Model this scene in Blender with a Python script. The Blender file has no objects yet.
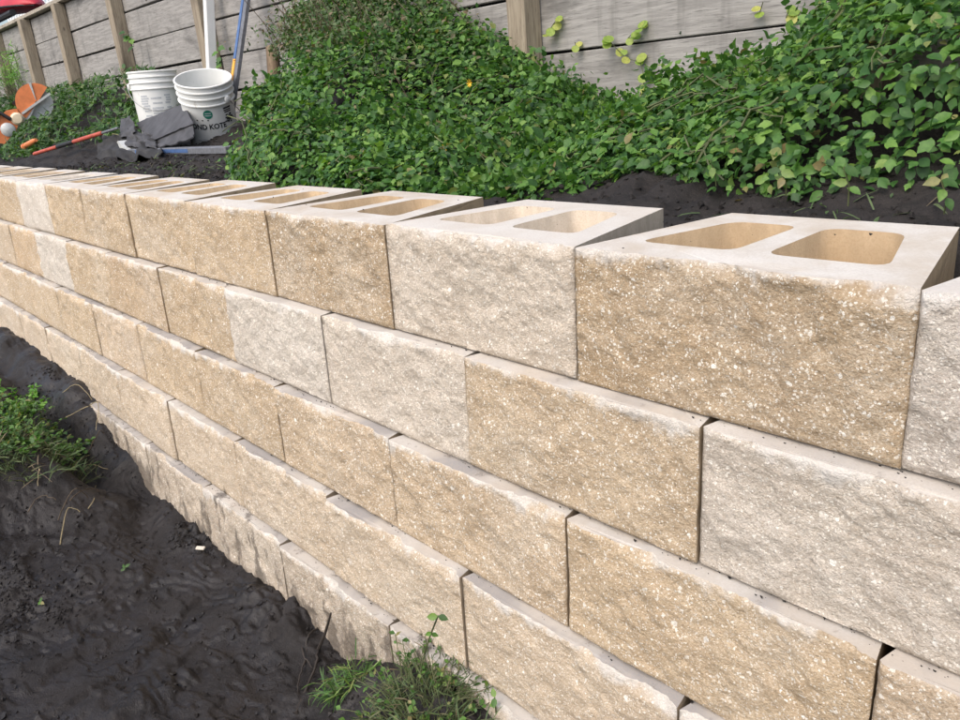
import bpy, math, random
import numpy as np
from mathutils import Matrix, Vector
from mathutils.geometry import tessellate_polygon

random.seed(7); rng = np.random.default_rng(7)
scene = bpy.context.scene
COL = scene.collection
R = math.radians

# ------------------------------------------------------------------ camera
CAM = np.array([0.2665, -0.8243, 0.2276]); EUL = (1.2295, 0.0819, 0.8283); FPX = 775.46
def _rot(e):
    a, b, c = e
    ca, sa, cb, sb, cc, sc = math.cos(a), math.sin(a), math.cos(b), math.sin(b), math.cos(c), math.sin(c)
    X = np.array([[1,0,0],[0,ca,-sa],[0,sa,ca]]); Y = np.array([[cb,0,sb],[0,1,0],[-sb,0,cb]]); Z = np.array([[cc,-sc,0],[sc,cc,0],[0,0,1]])
    return Z @ Y @ X
RM = _rot(EUL)
cd = bpy.data.cameras.new('camera'); cam = bpy.data.objects.new('camera', cd); COL.objects.link(cam)
M4 = Matrix(RM.tolist()).to_4x4(); M4.translation = Vector(CAM.tolist()); cam.matrix_world = M4
cd.sensor_width = 36; cd.lens = FPX / 960 * 36; cd.clip_start = 0.02; cd.clip_end = 400
scene.camera = cam

# ------------------------------------------------------------------ light
SUN = Vector((0.12, -0.62, 0.76)).normalized()            # direction towards the sun
world = bpy.data.worlds.new('World'); scene.world = world; world.use_nodes = True
wn = world.node_tree.nodes; wl = world.node_tree.links
sky = wn.new('ShaderNodeTexSky'); sky.sky_type = 'NISHITA'; sky.sun_disc = False
sky.sun_elevation = math.asin(SUN.z); sky.sun_rotation = math.atan2(SUN.x, SUN.y)
sky.air_density = 1.0; sky.dust_density = 4.0; sky.ozone_density = 1.0
wl.new(sky.outputs[0], wn['Background'].inputs[0]); wn['Background'].inputs[1].default_value = 0.15
sd = bpy.data.lights.new('sun', 'SUN'); sd.energy = 1.05; sd.angle = R(70); sd.color = (1.0, 0.965, 0.92)
so = bpy.data.objects.new('sun', sd); COL.objects.link(so); so.rotation_euler = SUN.to_track_quat('Z', 'Y').to_euler()
scene.view_settings.view_transform = 'Standard'; scene.view_settings.look = 'None'
scene.view_settings.exposure = 0.78; scene.view_settings.gamma = 1.0
scene.view_settings.use_curve_mapping = False

# ------------------------------------------------------------------ helpers
def ray(px, py): return RM @ np.array([(px-480)/FPX, -(py-360)/FPX, -1.0])
def at_y(px, py, Y): v = ray(px, py); return CAM + v*(Y-CAM[1])/v[1]
def at_z(px, py, Z): v = ray(px, py); return CAM + v*(Z-CAM[2])/v[2]
def at_d(px, py, d): return CAM + ray(px, py)*d
def project(P):
    v = (np.asarray(P)-CAM) @ RM
    return np.stack([480+FPX*v[...,0]/-v[...,2], 360-FPX*v[...,1]/-v[...,2], -v[...,2]], -1)

_T = np.random.default_rng(99).uniform(-1, 1, 65536)
def _hm(h):                                            # scramble before the table look-up
    h = (h ^ (h >> 15))*2246822519 & 0x7fffffff
    return _T[(h ^ (h >> 13)) & 0xffff]
def vn(x, y, z=0.0, s=0):
    """smooth value noise; cheap 2-D path where z is one number"""
    x = np.asarray(x, float); y = np.asarray(y, float); z = np.asarray(z, float)
    i = np.floor(x); j = np.floor(y); k = np.floor(z)
    u, v, w = x-i, y-j, z-k
    u, v, w = [t*t*t*(t*(t*6-15)+10) for t in (u, v, w)]
    I = [i.astype(np.int64)*73856093, (i.astype(np.int64)+1)*73856093]; J = [j.astype(np.int64)*19349663, (j.astype(np.int64)+1)*19349663]
    r = 0
    for c in ((0, 1) if (z.ndim or w > 0) else (0,)):
        K = (k.astype(np.int64)+c)*83492791+s*29712151
        q = (_hm(I[0] ^ J[0] ^ K)*(1-u)+_hm(I[1] ^ J[0] ^ K)*u)*(1-v)+(_hm(I[0] ^ J[1] ^ K)*(1-u)+_hm(I[1] ^ J[1] ^ K)*u)*v
        r = r+q*(w if c else 1-w)
    return r
def fbm(x, y, z=0.0, s=0, o=4, g=.5):
    r = 0; a = 1.0; f = 1.0
    for q in range(o):
        r = r + a*vn(np.asarray(x)*f, np.asarray(y)*f, np.asarray(z)*f, s+q*17); a *= g; f *= 2.03
    return r
def sstep(a, b, x): t = np.clip((np.asarray(x, float)-a)/(b-a), 0, 1); return t*t*(3-2*t)

def mesh_np(name, V, F, mi=None, smooth=False):
    """F: list of int arrays (each m x k)"""
    me = bpy.data.meshes.new(name)
    V = np.asarray(V, np.float32)
    if not isinstance(F, list): F = [F]
    F = [np.asarray(f, np.int32) for f in F if len(f)]
    tot = np.concatenate([np.full(len(f), f.shape[1], np.int32) for f in F])
    loops = np.concatenate([f.ravel() for f in F])
    start = np.concatenate([[0], np.cumsum(tot)[:-1]]).astype(np.int32)
    me.vertices.add(len(V)); me.vertices.foreach_set('co', V.ravel())
    me.loops.add(len(loops)); me.loops.foreach_set('vertex_index', loops)
    me.polygons.add(len(tot)); me.polygons.foreach_set('loop_start', start); me.polygons.foreach_set('loop_total', tot)
    if mi is not None: me.polygons.foreach_set('material_index', np.asarray(mi, np.int32))
    sm = np.zeros(len(tot), bool); sm[:] = smooth if not isinstance(smooth, np.ndarray) else smooth
    me.polygons.foreach_set('use_smooth', sm)
    me.update(calc_edges=True); me.validate()
    return me
def link(name, me, mats, parent=None, M=None):
    o = bpy.data.objects.new(name, me); COL.objects.link(o)
    if me is not None and mats:
        for m in (mats if isinstance(mats, (list, tuple)) else [mats]):
            if len(me.materials) < (len(mats) if isinstance(mats, (list, tuple)) else 1): me.materials.append(m)
    if parent is not None: o.parent = parent
    if M is not None: o.matrix_local = M
    return o
def empty(name, loc=(0,0,0)):
    o = bpy.data.objects.new(name, None); COL.objects.link(o); o.location = [float(v) for v in loc]; o.empty_display_size = .05; return o
def tag(o, label=None, cat=None, group=None, kind=None):
    if label: o['label'] = label
    if cat: o['category'] = cat
    if group: o['group'] = group
    if kind: o['kind'] = kind
    return o

class MB:
    def __init__(s): s.v = []; s.f = []
    def add(s, V, F):
        b = len(s.v); s.v += [tuple(map(float, p)) for p in V]; s.f += [tuple(i+b for i in f) for f in F]; return s
    def box(s, x0, x1, y0, y1, z0, z1, M=None, bev=0.0):
        if bev <= 0:
            V = [(x,y,z) for z in (z0,z1) for y in (y0,y1) for x in (x0,x1)]
            F = [(0,2,3,1),(4,5,7,6),(0,1,5,4),(2,6,7,3),(0,4,6,2),(1,3,7,5)]
        else:                                               # bevelled along every edge: 24 verts
            V = []; idx = {}
            for sx in (0,1):
                for sy in (0,1):
                    for sz in (0,1):
                        X, Y, Z = (x0,x1)[sx], (y0,y1)[sy], (z0,z1)[sz]
                        dx, dy, dz = bev*(1-2*sx), bev*(1-2*sy), bev*(1-2*sz)
                        for a, p in enumerate(((X,Y+dy,Z+dz),(X+dx,Y,Z+dz),(X+dx,Y+dy,Z))):
                            idx[sx,sy,sz,a] = len(V); V.append(p)
            g = lambda *k: idx[k]
            F = []
            for q in (0,1):
                F += [(g(q,0,0,0),g(q,1,0,0),g(q,1,1,0),g(q,0,1,0)),(g(0,q,0,1),g(1,q,0,1),g(1,q,1,1),g(0,q,1,1)),(g(0,0,q,2),g(1,0,q,2),g(1,1,q,2),g(0,1,q,2))]
                for r in (0,1):
                    F += [(g(q,r,0,0),g(q,r,1,0),g(q,r,1,1),g(q,r,0,1)),(g(q,0,r,0),g(q,1,r,0),g(q,1,r,2),g(q,0,r,2)),(g(0,q,r,1),g(1,q,r,1),g(1,q,r,2),g(0,q,r,2))]
                    for t in (0,1): F.append((g(q,r,t,0),g(q,r,t,1),g(q,r,t,2)))
        if M is not None: V = [tuple(M @ Vector(p)) for p in V]
        return s.add(V, F)
    def tube(s, pts, rad, n=8, cap=True):
        pts = [np.asarray(p, float) for p in pts]; m = len(pts)
        rad = [rad]*m if np.isscalar(rad) else list(rad)
        V = []; F = []; pn = None
        for i, p in enumerate(pts):
            t = pts[min(i+1,m-1)]-pts[max(i-1,0)]; t = t/(np.linalg.norm(t)+1e-12)
            if pn is None:
                a = np.array([0,0,1.]) if abs(t[2]) < .9 else np.array([1.,0,0]); pn = np.cross(t, a)
            pn = pn-t*np.dot(pn,t); pn /= np.linalg.norm(pn)+1e-12; b = np.cross(t, pn)
            for k in range(n):
                an = 2*math.pi*k/n; V.append(p+rad[i]*(math.cos(an)*pn+math.sin(an)*b))
        for i in range(m-1):
            for k in range(n): F.append((i*n+k, i*n+(k+1)%n, (i+1)*n+(k+1)%n, (i+1)*n+k))
        if cap: F += [tuple(range(n-1,-1,-1)), tuple((m-1)*n+k for k in range(n))]
        return s.add(V, F)
    def lathe(s, prof, n=40, M=None, closed=False):
        V = []; F = []; m = len(prof)
        for r, z in prof:
            for k in range(n): an = 2*math.pi*k/n; V.append((r*math.cos(an), r*math.sin(an), z))
        for i in range(m if closed else m-1):
            j = (i+1) % m
            for k in range(n): F.append((i*n+k, i*n+(k+1)%n, j*n+(k+1)%n, j*n+k))
        if M is not None: V = [tuple(M @ Vector(p)) for p in V]
        return s.add(V, F)
    def prism(s, poly, d0, d1, M=None):
        n = len(poly); V = [(x, d0, z) for x, z in poly]+[(x, d1, z) for x, z in poly]
        F = [tuple(range(n)), tuple(range(2*n-1, n-1, -1))]+[(i, n+i, n+(i+1)%n, (i+1)%n) for i in range(n)]
        if M is not None: V = [tuple(M @ Vector(p)) for p in V]
        return s.add(V, F)
    def build(s, name, mat, parent=None, smooth=False, M=None):
        me = bpy.data.meshes.new(name); me.from_pydata(s.v, [], s.f); me.update()
        if smooth:
            me.polygons.foreach_set('use_smooth', [True]*len(me.polygons))
            if hasattr(me, 'set_sharp_from_angle'): me.set_sharp_from_angle(angle=R(40))
        return link(name, me, mat, parent, M)

# ------------------------------------------------------------------ materials
class NT:
    def __init__(s, name):
        s.m = bpy.data.materials.new(name); s.m.use_nodes = True; s.t = s.m.node_tree; s.n = s.t.nodes; s.l = s.t.links
        s.b = s.n['Principled BSDF']; s.out = s.n['Material Output']; s.b.inputs['Specular IOR Level'].default_value = .3
    def new(s, t, **k):
        n = s.n.new(t)
        for a, b in k.items(): setattr(n, a, b)
        return n
    def put(s, sock, v):
        if isinstance(v, bpy.types.NodeSocket): s.l.new(v, sock)
        elif isinstance(v, (tuple, list)): sock.default_value = (*v, 1) if len(v) == 3 and len(sock.default_value) == 4 else v
        else: sock.default_value = v
    def noise(s, vec, scale, detail=4, rough=.55, dist=0):
        n = s.new('ShaderNodeTexNoise'); s.put(n.inputs['Vector'], vec); n.inputs['Scale'].default_value = scale
        n.inputs['Detail'].default_value = detail; n.inputs['Roughness'].default_value = rough; n.inputs['Distortion'].default_value = dist
        return n.outputs['Fac']
    def vor(s, vec, scale, rnd=1.0):
        n = s.new('ShaderNodeTexVoronoi'); s.put(n.inputs['Vector'], vec); n.inputs['Scale'].default_value = scale; n.inputs['Randomness'].default_value = rnd
        return n.outputs['Distance'], n.outputs['Color']
    def math(s, op, a, b=0.0, c=0.0, clamp=False):
        n = s.new('ShaderNodeMath', operation=op, use_clamp=clamp)
        for i, v in enumerate((a, b, c)): s.put(n.inputs[i], v)
        return n.outputs[0]
    def ramp(s, v, a, b, lo=0.0, hi=1.0):
        n = s.new('ShaderNodeMapRange', interpolation_type='SMOOTHSTEP'); s.put(n.inputs['Value'], v)
        n.inputs['From Min'].default_value = a; n.inputs['From Max'].default_value = b; n.inputs['To Min'].default_value = lo; n.inputs['To Max'].default_value = hi
        return n.outputs[0]
    def mix(s, f, a, b, mode='MIX'):
        n = s.new('ShaderNodeMix', data_type='RGBA', blend_type=mode); s.put(n.inputs[0], f); s.put(n.inputs[6], a); s.put(n.inputs[7], b); return n.outputs[2]
    def scale(s, vec, sc, loc=(0,0,0)):
        n = s.new('ShaderNodeMapping'); s.put(n.inputs['Vector'], vec); n.inputs['Scale'].default_value = sc; n.inputs['Location'].default_value = loc; return n.outputs[0]
    def bump(s, h, strength, dist, prev=None):
        n = s.new('ShaderNodeBump'); s.put(n.inputs['Height'], h); n.inputs['Strength'].default_value = strength; n.inputs['Distance'].default_value = dist
        if prev is not None: s.l.new(prev, n.inputs['Normal'])
        return n.outputs[0]
    def done(s, col, rough=.8, nrm=None, spec=None):
        s.put(s.b.inputs['Base Color'], col); s.put(s.b.inputs['Roughness'], rough)
        if nrm is not None: s.l.new(nrm, s.b.inputs['Normal'])
        if spec is not None: s.b.inputs['Specular IOR Level'].default_value = spec
        return s.m
    @property
    def pos(s): return s.new('ShaderNodeNewGeometry').outputs['Position']
    @property
    def loc(s): return s.new('ShaderNodeTexCoord').outputs['Object']
    @property
    def rnd(s):
        a = s.new('ShaderNodeNewGeometry').outputs['Random Per Island']; b = s.new('ShaderNodeObjectInfo').outputs['Random']
        return s.math('FRACT', s.math('ADD', a, b))

def plain(name, col, rough=.5, var=.15, sc=30, bump=.0, spec=.4, metal=0):
    t = NT(name); n = t.noise(t.pos, sc, 5)
    c = t.mix(t.ramp(n, .3, .75), tuple(v*(1-var) for v in col), tuple(min(1, v*(1+var)) for v in col))
    nb = t.bump(t.noise(t.pos, sc*6, 4), bump, .002) if bump else None
    t.b.inputs['Metallic'].default_value = metal
    return t.done(c, rough, nb, spec)

def stains(t, col):
    """wet mud splashed on the low blocks: a coat with its own ragged outline"""
    sp = t.new('ShaderNodeSeparateXYZ'); t.put(sp.inputs[0], t.pos)
    n1 = t.noise(t.scale(t.pos, (1, 1, .35)), 16, 6, .65); n2 = t.noise(t.pos, 4.5, 3)
    lowz = t.ramp(sp.outputs['Z'], -.60, -1.0)
    k = t.math('ADD', t.math('MULTIPLY', lowz, .32), t.math('MULTIPLY', n2, .22))
    m = t.ramp(t.math('ADD', n1, k), .86, .97)
    c = t.mix(t.math('MULTIPLY', m, .7), col, (.07, .058, .048))
    film = t.math('MULTIPLY', t.ramp(t.math('ADD', t.noise(t.pos, 7, 4), t.math('MULTIPLY', lowz, .3)), .66, .95), .42)
    return t.mix(film, c, (.2, .165, .13))

def split_face():
    t = NT('split_face_concrete'); P = t.pos
    base = t.new('ShaderNodeObjectInfo').outputs['Color']
    n1 = t.noise(P, 9, 3); n2 = t.noise(P, 75, 4, .6); n3 = t.noise(P, 300, 4, .65)
    c = t.mix(t.ramp(n1, .32, .70), t.mix(1, base, (.93,.91,.88), 'MULTIPLY'), t.mix(1, base, (1.05,1.05,1.04), 'MULTIPLY'))
    c = t.mix(t.ramp(t.noise(P, 3.6, 3, .6, .5), .42, .72, 0, .38), c, (.62,.565,.48))
    c = t.mix(t.ramp(n2, .34, .58, .34, 0), c, t.mix(1, base, (.78,.73,.66), 'MULTIPLY'))
    c = t.mix(t.ramp(n3, .34, .56, .42, 0), c, t.mix(1, base, (.60,.53,.44), 'MULTIPLY'))
    c = t.mix(t.ramp(n3, .54, .68, 0, .40), c, (.74,.68,.58))
    wn_ = t.new('ShaderNodeTexNoise'); t.put(wn_.inputs['Vector'], P); wn_.inputs['Scale'].default_value = 170
    Pw = t.mix(.006, P, wn_.outputs['Color'], 'ADD')
    for sc, thr, amt, r in ((105, .84, .26, .85), (165, .66, .32, .85), (290, .52, .40, .75), (62, .965, .22, .85)):   # pale crushed shell in the mix
        d, cc = t.vor(Pw, sc)
        sx = t.new('ShaderNodeSeparateColor'); t.put(sx.inputs[0], cc)
        lim = t.math('MULTIPLY', sx.outputs[1], amt)
        m = t.math('MULTIPLY', t.math('GREATER_THAN', sx.outputs[0], thr), t.math('LESS_THAN', d, t.math('ADD', lim, .07)))
        c = t.mix(t.math('MULTIPLY', m, r), c, t.mix(t.math('MULTIPLY', sx.outputs[2], .6), (.86,.83,.76), (.66,.58,.46)))
    L = t.new('ShaderNodeSeparateXYZ'); t.put(L.inputs[0], t.loc)
    nz = t.noise(t.scale(P, (1,1,.6)), 26, 4, .6); nb = t.noise(P, 6, 2)
    edge = t.math('ADD', L.outputs['Z'], t.math('MULTIPLY', t.math('SUBTRACT', t.math('ADD', nz, nb), 1.0), .075))
    c = t.mix(t.ramp(edge, -.016, .004, 0, .75), c, (.66,.63,.585))
    blot = t.ramp(t.noise(P, 13, 3, .5, .4), .735, .78, 0, .55)
    c = t.mix(blot, c, (.74,.71,.66))
    c = stains(t, c)
    d2, _ = t.vor(P, 150)
    h = t.math('ADD', t.noise(P, 130, 6, .68), t.math('MULTIPLY', t.noise(P, 420, 3), .35))
    nb1 = t.bump(h, 1.0, .0060)
    return t.done(c, .93, nb1, .2)
def top_face():
    t = NT('dusty_block_top'); P = t.pos
    base = t.new('ShaderNodeObjectInfo').outputs['Color']
    n1 = t.noise(P, 9, 4, .6, .3); n2 = t.noise(P, 300, 3)
    c = t.mix(t.ramp(n1, .3, .66), t.mix(.6, base, (.50,.465,.415)), (.585,.555,.505))
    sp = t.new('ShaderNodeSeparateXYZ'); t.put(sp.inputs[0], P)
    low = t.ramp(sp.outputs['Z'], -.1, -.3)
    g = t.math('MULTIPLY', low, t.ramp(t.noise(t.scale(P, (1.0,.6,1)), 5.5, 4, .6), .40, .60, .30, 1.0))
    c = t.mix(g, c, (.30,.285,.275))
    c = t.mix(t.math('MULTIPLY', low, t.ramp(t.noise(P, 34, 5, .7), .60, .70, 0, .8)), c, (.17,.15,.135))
    c = t.mix(t.ramp(n2, .35, .6, .28, 0), c, (.40,.35,.29))
    c = stains(t, c)
    return t.done(c, .9, t.bump(t.noise(P, 350, 4, .6), .45, .0015, t.bump(t.noise(P, 22, 4), .3, .003)), .2)
def side_face():
    t = NT('moulded_block_side'); P = t.pos
    base = t.new('ShaderNodeObjectInfo').outputs['Color']
    n1 = t.noise(t.scale(P, (1,1,.35)), 40, 4, .6); n2 = t.noise(P, 340, 3)
    c = t.mix(t.ramp(n1, .35, .7), t.mix(1, base, (.72,.69,.64), 'MULTIPLY'), t.mix(1, base, (.90,.87,.82), 'MULTIPLY'))
    c = t.mix(t.ramp(n2, .38, .55, .28, 0), c, t.mix(1, base, (.6,.53,.45), 'MULTIPLY'))
    return t.done(c, .93, t.bump(n2, .6, .002), .2)
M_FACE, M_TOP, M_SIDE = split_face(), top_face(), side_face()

def mud_mat(name, dark, light, wet=True, sc=1.0):
    t = NT(name); P = t.pos
    n1 = t.noise(P, 5*sc, 6, .65); n2 = t.noise(P, 75*sc, 6, .7); n3 = t.noise(P, 330*sc, 3)
    c = t.mix(t.ramp(n1, .3, .7), dark, light)
    c = t.mix(t.ramp(n2, .5, .72, 0, .5), c, tuple(v*1.9 for v in light))
    c = t.mix(t.ramp(n3, .60, .70, 0, .45), c, (.06,.052,.046))
    rg = t.ramp(t.noise(P, 7*sc, 4, .6), .38, .66, .36 if wet else .8, .78)
    ns = t.noise(P, 26*sc, 6, .62); b1 = t.bump(ns, .5, .010/sc, t.bump(n2, .5, .005/sc)); b2 = t.bump(n3, .6, .003, b1)
    return t.done(c, rg, b2, .35)
M_MUD = mud_mat('wet_black_mud', (.0092,.0076,.0072), (.0185,.0155,.0146))
M_SOIL = mud_mat('loose_dark_soil', (.009,.0074,.0066), (.021,.0172,.0152), False)

def leaf_mat(name, cols, rough=.42, trans=.3):
    t = NT(name); r = t.rnd
    cr = t.new('ShaderNodeValToRGB'); t.put(cr.inputs[0], r)
    el = cr.color_ramp.elements
    while len(el) < len(cols): el.new(.5)
    for e, (p, c) in zip(el, cols): e.position = p; e.color = (*c, 1)
    n = t.noise(t.pos, 120, 3)
    c = t.mix(t.ramp(n, .3, .7), cr.outputs[0], t.mix(1, cr.outputs[0], (1.35,1.3,1.2), 'MULTIPLY'))
    t.done(c, rough, t.bump(t.noise(t.pos, 160, 3), .35, .002), .42)
    tr = t.new('ShaderNodeBsdfTranslucent'); t.put(tr.inputs[0], t.mix(1, c, (1.5,1.6,.7), 'MULTIPLY'))
    mx = t.new('ShaderNodeMixShader'); mx.inputs[0].default_value = trans
    t.l.new(t.b.outputs[0], mx.inputs[1]); t.l.new(tr.outputs[0], mx.inputs[2]); t.l.new(mx.outputs[0], t.out.inputs[0])
    return t.m
M_VINE = leaf_mat('vine_leaf', [(0,(.020,.058,.015)),(.3,(.036,.10,.022)),(.6,(.062,.152,.029)),(.86,(.10,.205,.038)),(.97,(.15,.26,.055)),(1,(.17,.13,.06))], .52)
M_DRYVINE = leaf_mat('thin_weed_leaf', [(0,(.03,.06,.02)),(.4,(.06,.10,.035)),(.75,(.085,.12,.05)),(.9,(.12,.10,.06)),(1,(.16,.12,.08))], .6, .2)
M_GRASS = leaf_mat('weed_blade', [(0,(.03,.075,.018)),(.4,(.055,.13,.028)),(.75,(.09,.19,.035)),(.92,(.15,.22,.06)),(1,(.2,.17,.08))], .5, .3)
M_WEED = leaf_mat('low_weed_leaf', [(0,(.016,.045,.012)),(.4,(.03,.08,.018)),(.8,(.055,.125,.026)),(.95,(.09,.16,.04)),(1,(.16,.13,.06))], .55, .25)
M_BRIGHT = leaf_mat('young_leaf', [(0,(.07,.19,.03)),(.5,(.11,.27,.04)),(1,(.19,.36,.06))], .45, .35)
M_PALE = leaf_mat('pale_creeper_leaf', [(0,(.16,.26,.05)),(.5,(.24,.32,.07)),(1,(.36,.36,.10))], .5, .35)
M_STEM = plain('green_brown_stem', (.085,.10,.04), .7, .4, 25)
M_TWIG = plain('dead_twig', (.10,.075,.05), .8, .4, 25)
M_STRAW = plain('straw_coloured_stem', (.27,.22,.12), .7, .3, 25)
M_ROOT = plain('muddy_root', (.035,.028,.023), .7, .4, 40)

def wood(name, a, b, c3, axis=0, rings=1.0):
    t = NT(name); off = t.math('MULTIPLY', t.new('ShaderNodeObjectInfo').outputs['Random'], 37.0)
    v = t.new('ShaderNodeVectorMath', operation='ADD'); t.put(v.inputs[0], t.pos); cb = t.new('ShaderNodeCombineXYZ')
    for i in range(3): t.put(cb.inputs[i], off)
    t.put(v.inputs[1], cb.outputs[0]); P = v.outputs[0]
    st = [1,1,1]; st[axis] = .07
    warp = t.noise(t.scale(P, tuple(.6 if i == axis else 3.0 for i in range(3))), 2.0, 3)
    wv = t.new('ShaderNodeVectorMath', operation='ADD'); t.put(wv.inputs[0], t.scale(P, tuple(st)))
    cw = t.new('ShaderNodeCombineXYZ')
    for i in range(3):
        if i != axis: t.put(cw.inputs[i], t.math('MULTIPLY', warp, .05))
    t.put(wv.inputs[1], cw.outputs[0])
    g1 = t.noise(wv.outputs[0], 70*rings, 5, .6); g2 = t.noise(wv.outputs[0], 230*rings, 3, .6)
    blot = t.noise(t.scale(P, tuple(.5 if i == axis else 1.0 for i in range(3))), 5, 5, .65, .4)
    c = t.mix(t.ramp(g1, .35, .65), a, b)
    c = t.mix(t.ramp(g2, .56, .68, 0, .55), c, c3)
    c = t.mix(t.ramp(blot, .48, .74, 0, .8), c, tuple(v*.42 for v in a))
    d, _ = t.vor(t.scale(P, tuple(1.6 if i == axis else 4.0 for i in range(3))), 1.6)
    c = t.mix(t.ramp(d, .035, .075, .85, 0), c, (.06,.05,.042))
    if axis == 0: c = t.mix(t.ramp(t.noise(t.scale(P, (9,1,1.1)), 1.6, 4, .6), .52, .72, 0, .45), c, tuple(v*.5 for v in a))
    h = t.math('ADD', t.math('MULTIPLY', g1, .7), t.math('MULTIPLY', g2, .5))
    return t.done(c, .88, t.bump(h, .55, .004), .2)
M_BOARD = wood('weathered_grey_board', (.245,.236,.222), (.33,.319,.30), (.09,.085,.08), 0)
M_POST = wood('weathered_brown_post', (.235,.195,.145), (.33,.285,.215), (.11,.085,.06), 2)
M_CAP = wood('pale_cap_rail', (.34,.30,.24), (.42,.385,.32), (.18,.15,.11), 0)
M_STUB = wood('brown_stub', (.16,.115,.075), (.24,.18,.12), (.07,.05,.035), 2)

M_PLASTIC = plain('white_bucket_plastic', (.74,.75,.72), .42, .04, 12, 0, .45)
def scuffed():
    t = NT('scuffed_white_plastic'); n = t.noise(t.scale(t.pos, (1,1,.5)), 26, 6, .7); n2 = t.noise(t.pos, 6, 3)
    c = t.mix(t.ramp(n2, .3, .7), (.70,.71,.68), (.78,.785,.76))
    c = t.mix(t.ramp(n, .60, .74, 0, .55), c, (.30,.27,.22))
    return t.done(c, .45, None, .45)
M_BUCKET = scuffed()
M_INK = plain('black_print', (.02,.022,.024), .6, .2)
M_GREEN = plain('green_print', (.015,.16,.11), .5, .2, 90)
M_GREYPRINT = plain('faded_grey_print', (.46,.48,.50), .6, .12, 80)
M_WIRE = plain('zinc_wire', (.42,.42,.41), .4, .2, 40, 0, .5, .8)
M_ORANGE = plain('orange_plastic', (.70,.22,.08), .42, .12, 22)
M_REDGRIP = plain('faded_red_handle', (.42,.085,.055), .5, .2, 30)
M_BLACKRUB = plain('black_rubber', (.02,.02,.022), .6, .3, 50)
M_PALEGREY = plain('pale_grey_metal', (.55,.56,.54), .45, .12, 40, 0, .5, .2)
M_CREAM = plain('cream_plastic', (.72,.60,.42), .5, .1)
M_SHEET = plain('slate_grey_sheeting', (.066,.066,.071), .72, .22, 14, .3, .3)
M_SHEETD = plain('dark_grey_sheeting', (.034,.033,.033), .75, .3, 14, .3, .3)
M_BLUE = plain('blue_paint', (.07,.13,.28), .45, .2, 30)
M_YELLOW = plain('orange_yellow_end', (.80,.38,.05), .5, .1)
M_ALU = plain('dull_aluminium', (.42,.43,.44), .42, .15, 60, 0, .5, .6)
M_SLATE = plain('grey_painted_metal', (.16,.165,.18), .5, .2, 60, 0, .5, .2)
M_PVC = plain('white_pvc', (.66,.67,.66), .4, .05, 8)
M_RED = plain('red_shell', (.42,.022,.035), .45, .15, 6)
M_DARK = plain('dark_trim', (.02,.02,.02), .6, .2)
M_WHITE = plain('white_painted_wood', (.75,.77,.76), .6, .05, 10)
M_FLOWER = plain('yellow_petal', (.80,.46,.02), .5, .1)
M_BROWNLEAF = plain('dry_brown_leaf', (.20,.12,.06), .7, .3, 60)
M_CHIP = plain('pale_chip', (.55,.50,.42), .8, .1, 60)

# ------------------------------------------------------------------ terrain
FX = [-40,-9,-7,-6,-5.2,-4.7,-4.3,-3.9,-3.4,-2.9,-2.5,-2.2,-1.95,-1.7,-1.5,-1.3,-1.15,-1.0,-.85,-.7,-.4,0,.8,40]
FZ = [.5,.5,.5,.55,.40,.30,.44,.56,.68,.67,.62,.48,.33,.22,.12,.06,.12,.20,.28,.42,.75,1.05,1.1,1.1]
def veg_top(x): return np.interp(x, FX, FZ)                       # height of the growth at the fence
GX = [-40,-9,-7,-6,-5,-4.4,-3.8,-3.2,-2.6,-2.2,-1.8,-1.4,-1.0,-.5,0,40]
GZ = [.42,.42,.42,.40,.24,.13,.20,.34,.30,.20,.12,.04,.06,.16,.2,.2]
def soil_z(x, y):
    x = np.asarray(x, float); y = np.asarray(y, float)
    t = np.clip((y-.5)/(1.5-.5), 0, 1.0)
    z = -.045 + (np.interp(x, GX, GZ)+.045)*t**1.35
    z = z + .018*fbm(x*3.1, y*3.1, 0, 5, 3) + .016*np.abs(fbm(x*9, y*9, 0, 9, 4))*sstep(.34,.5,y) + .007*fbm(x*31, y*31, 0, 13, 3)*sstep(.34,.42,y)
    heap = np.exp(-(((x+.72)/.16)**2+((y-.60)/.10)**2))*.035 + np.exp(-(((x+.12)/.22)**2+((y-.70)/.10)**2))*.045
    z = z + heap*(1+.7*fbm(x*14, y*14, 0, 21, 4))
    z = z - .16*(1-sstep(.27,.36,y))
    return z
CX = [-40,-3.9,-3.4,-3.0,-2.8,-2.6,-2.3,-2.0,-1.6,-1.3,-1.12,-1.0,-.8,-.55,.5,40]
CZ = [-.75,-.75,-.752,-.765,-.85,-.905,-.945,-.975,-1.01,-.995,-1.01,-.965,-.86,-.835,-.84,-.84]
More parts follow.
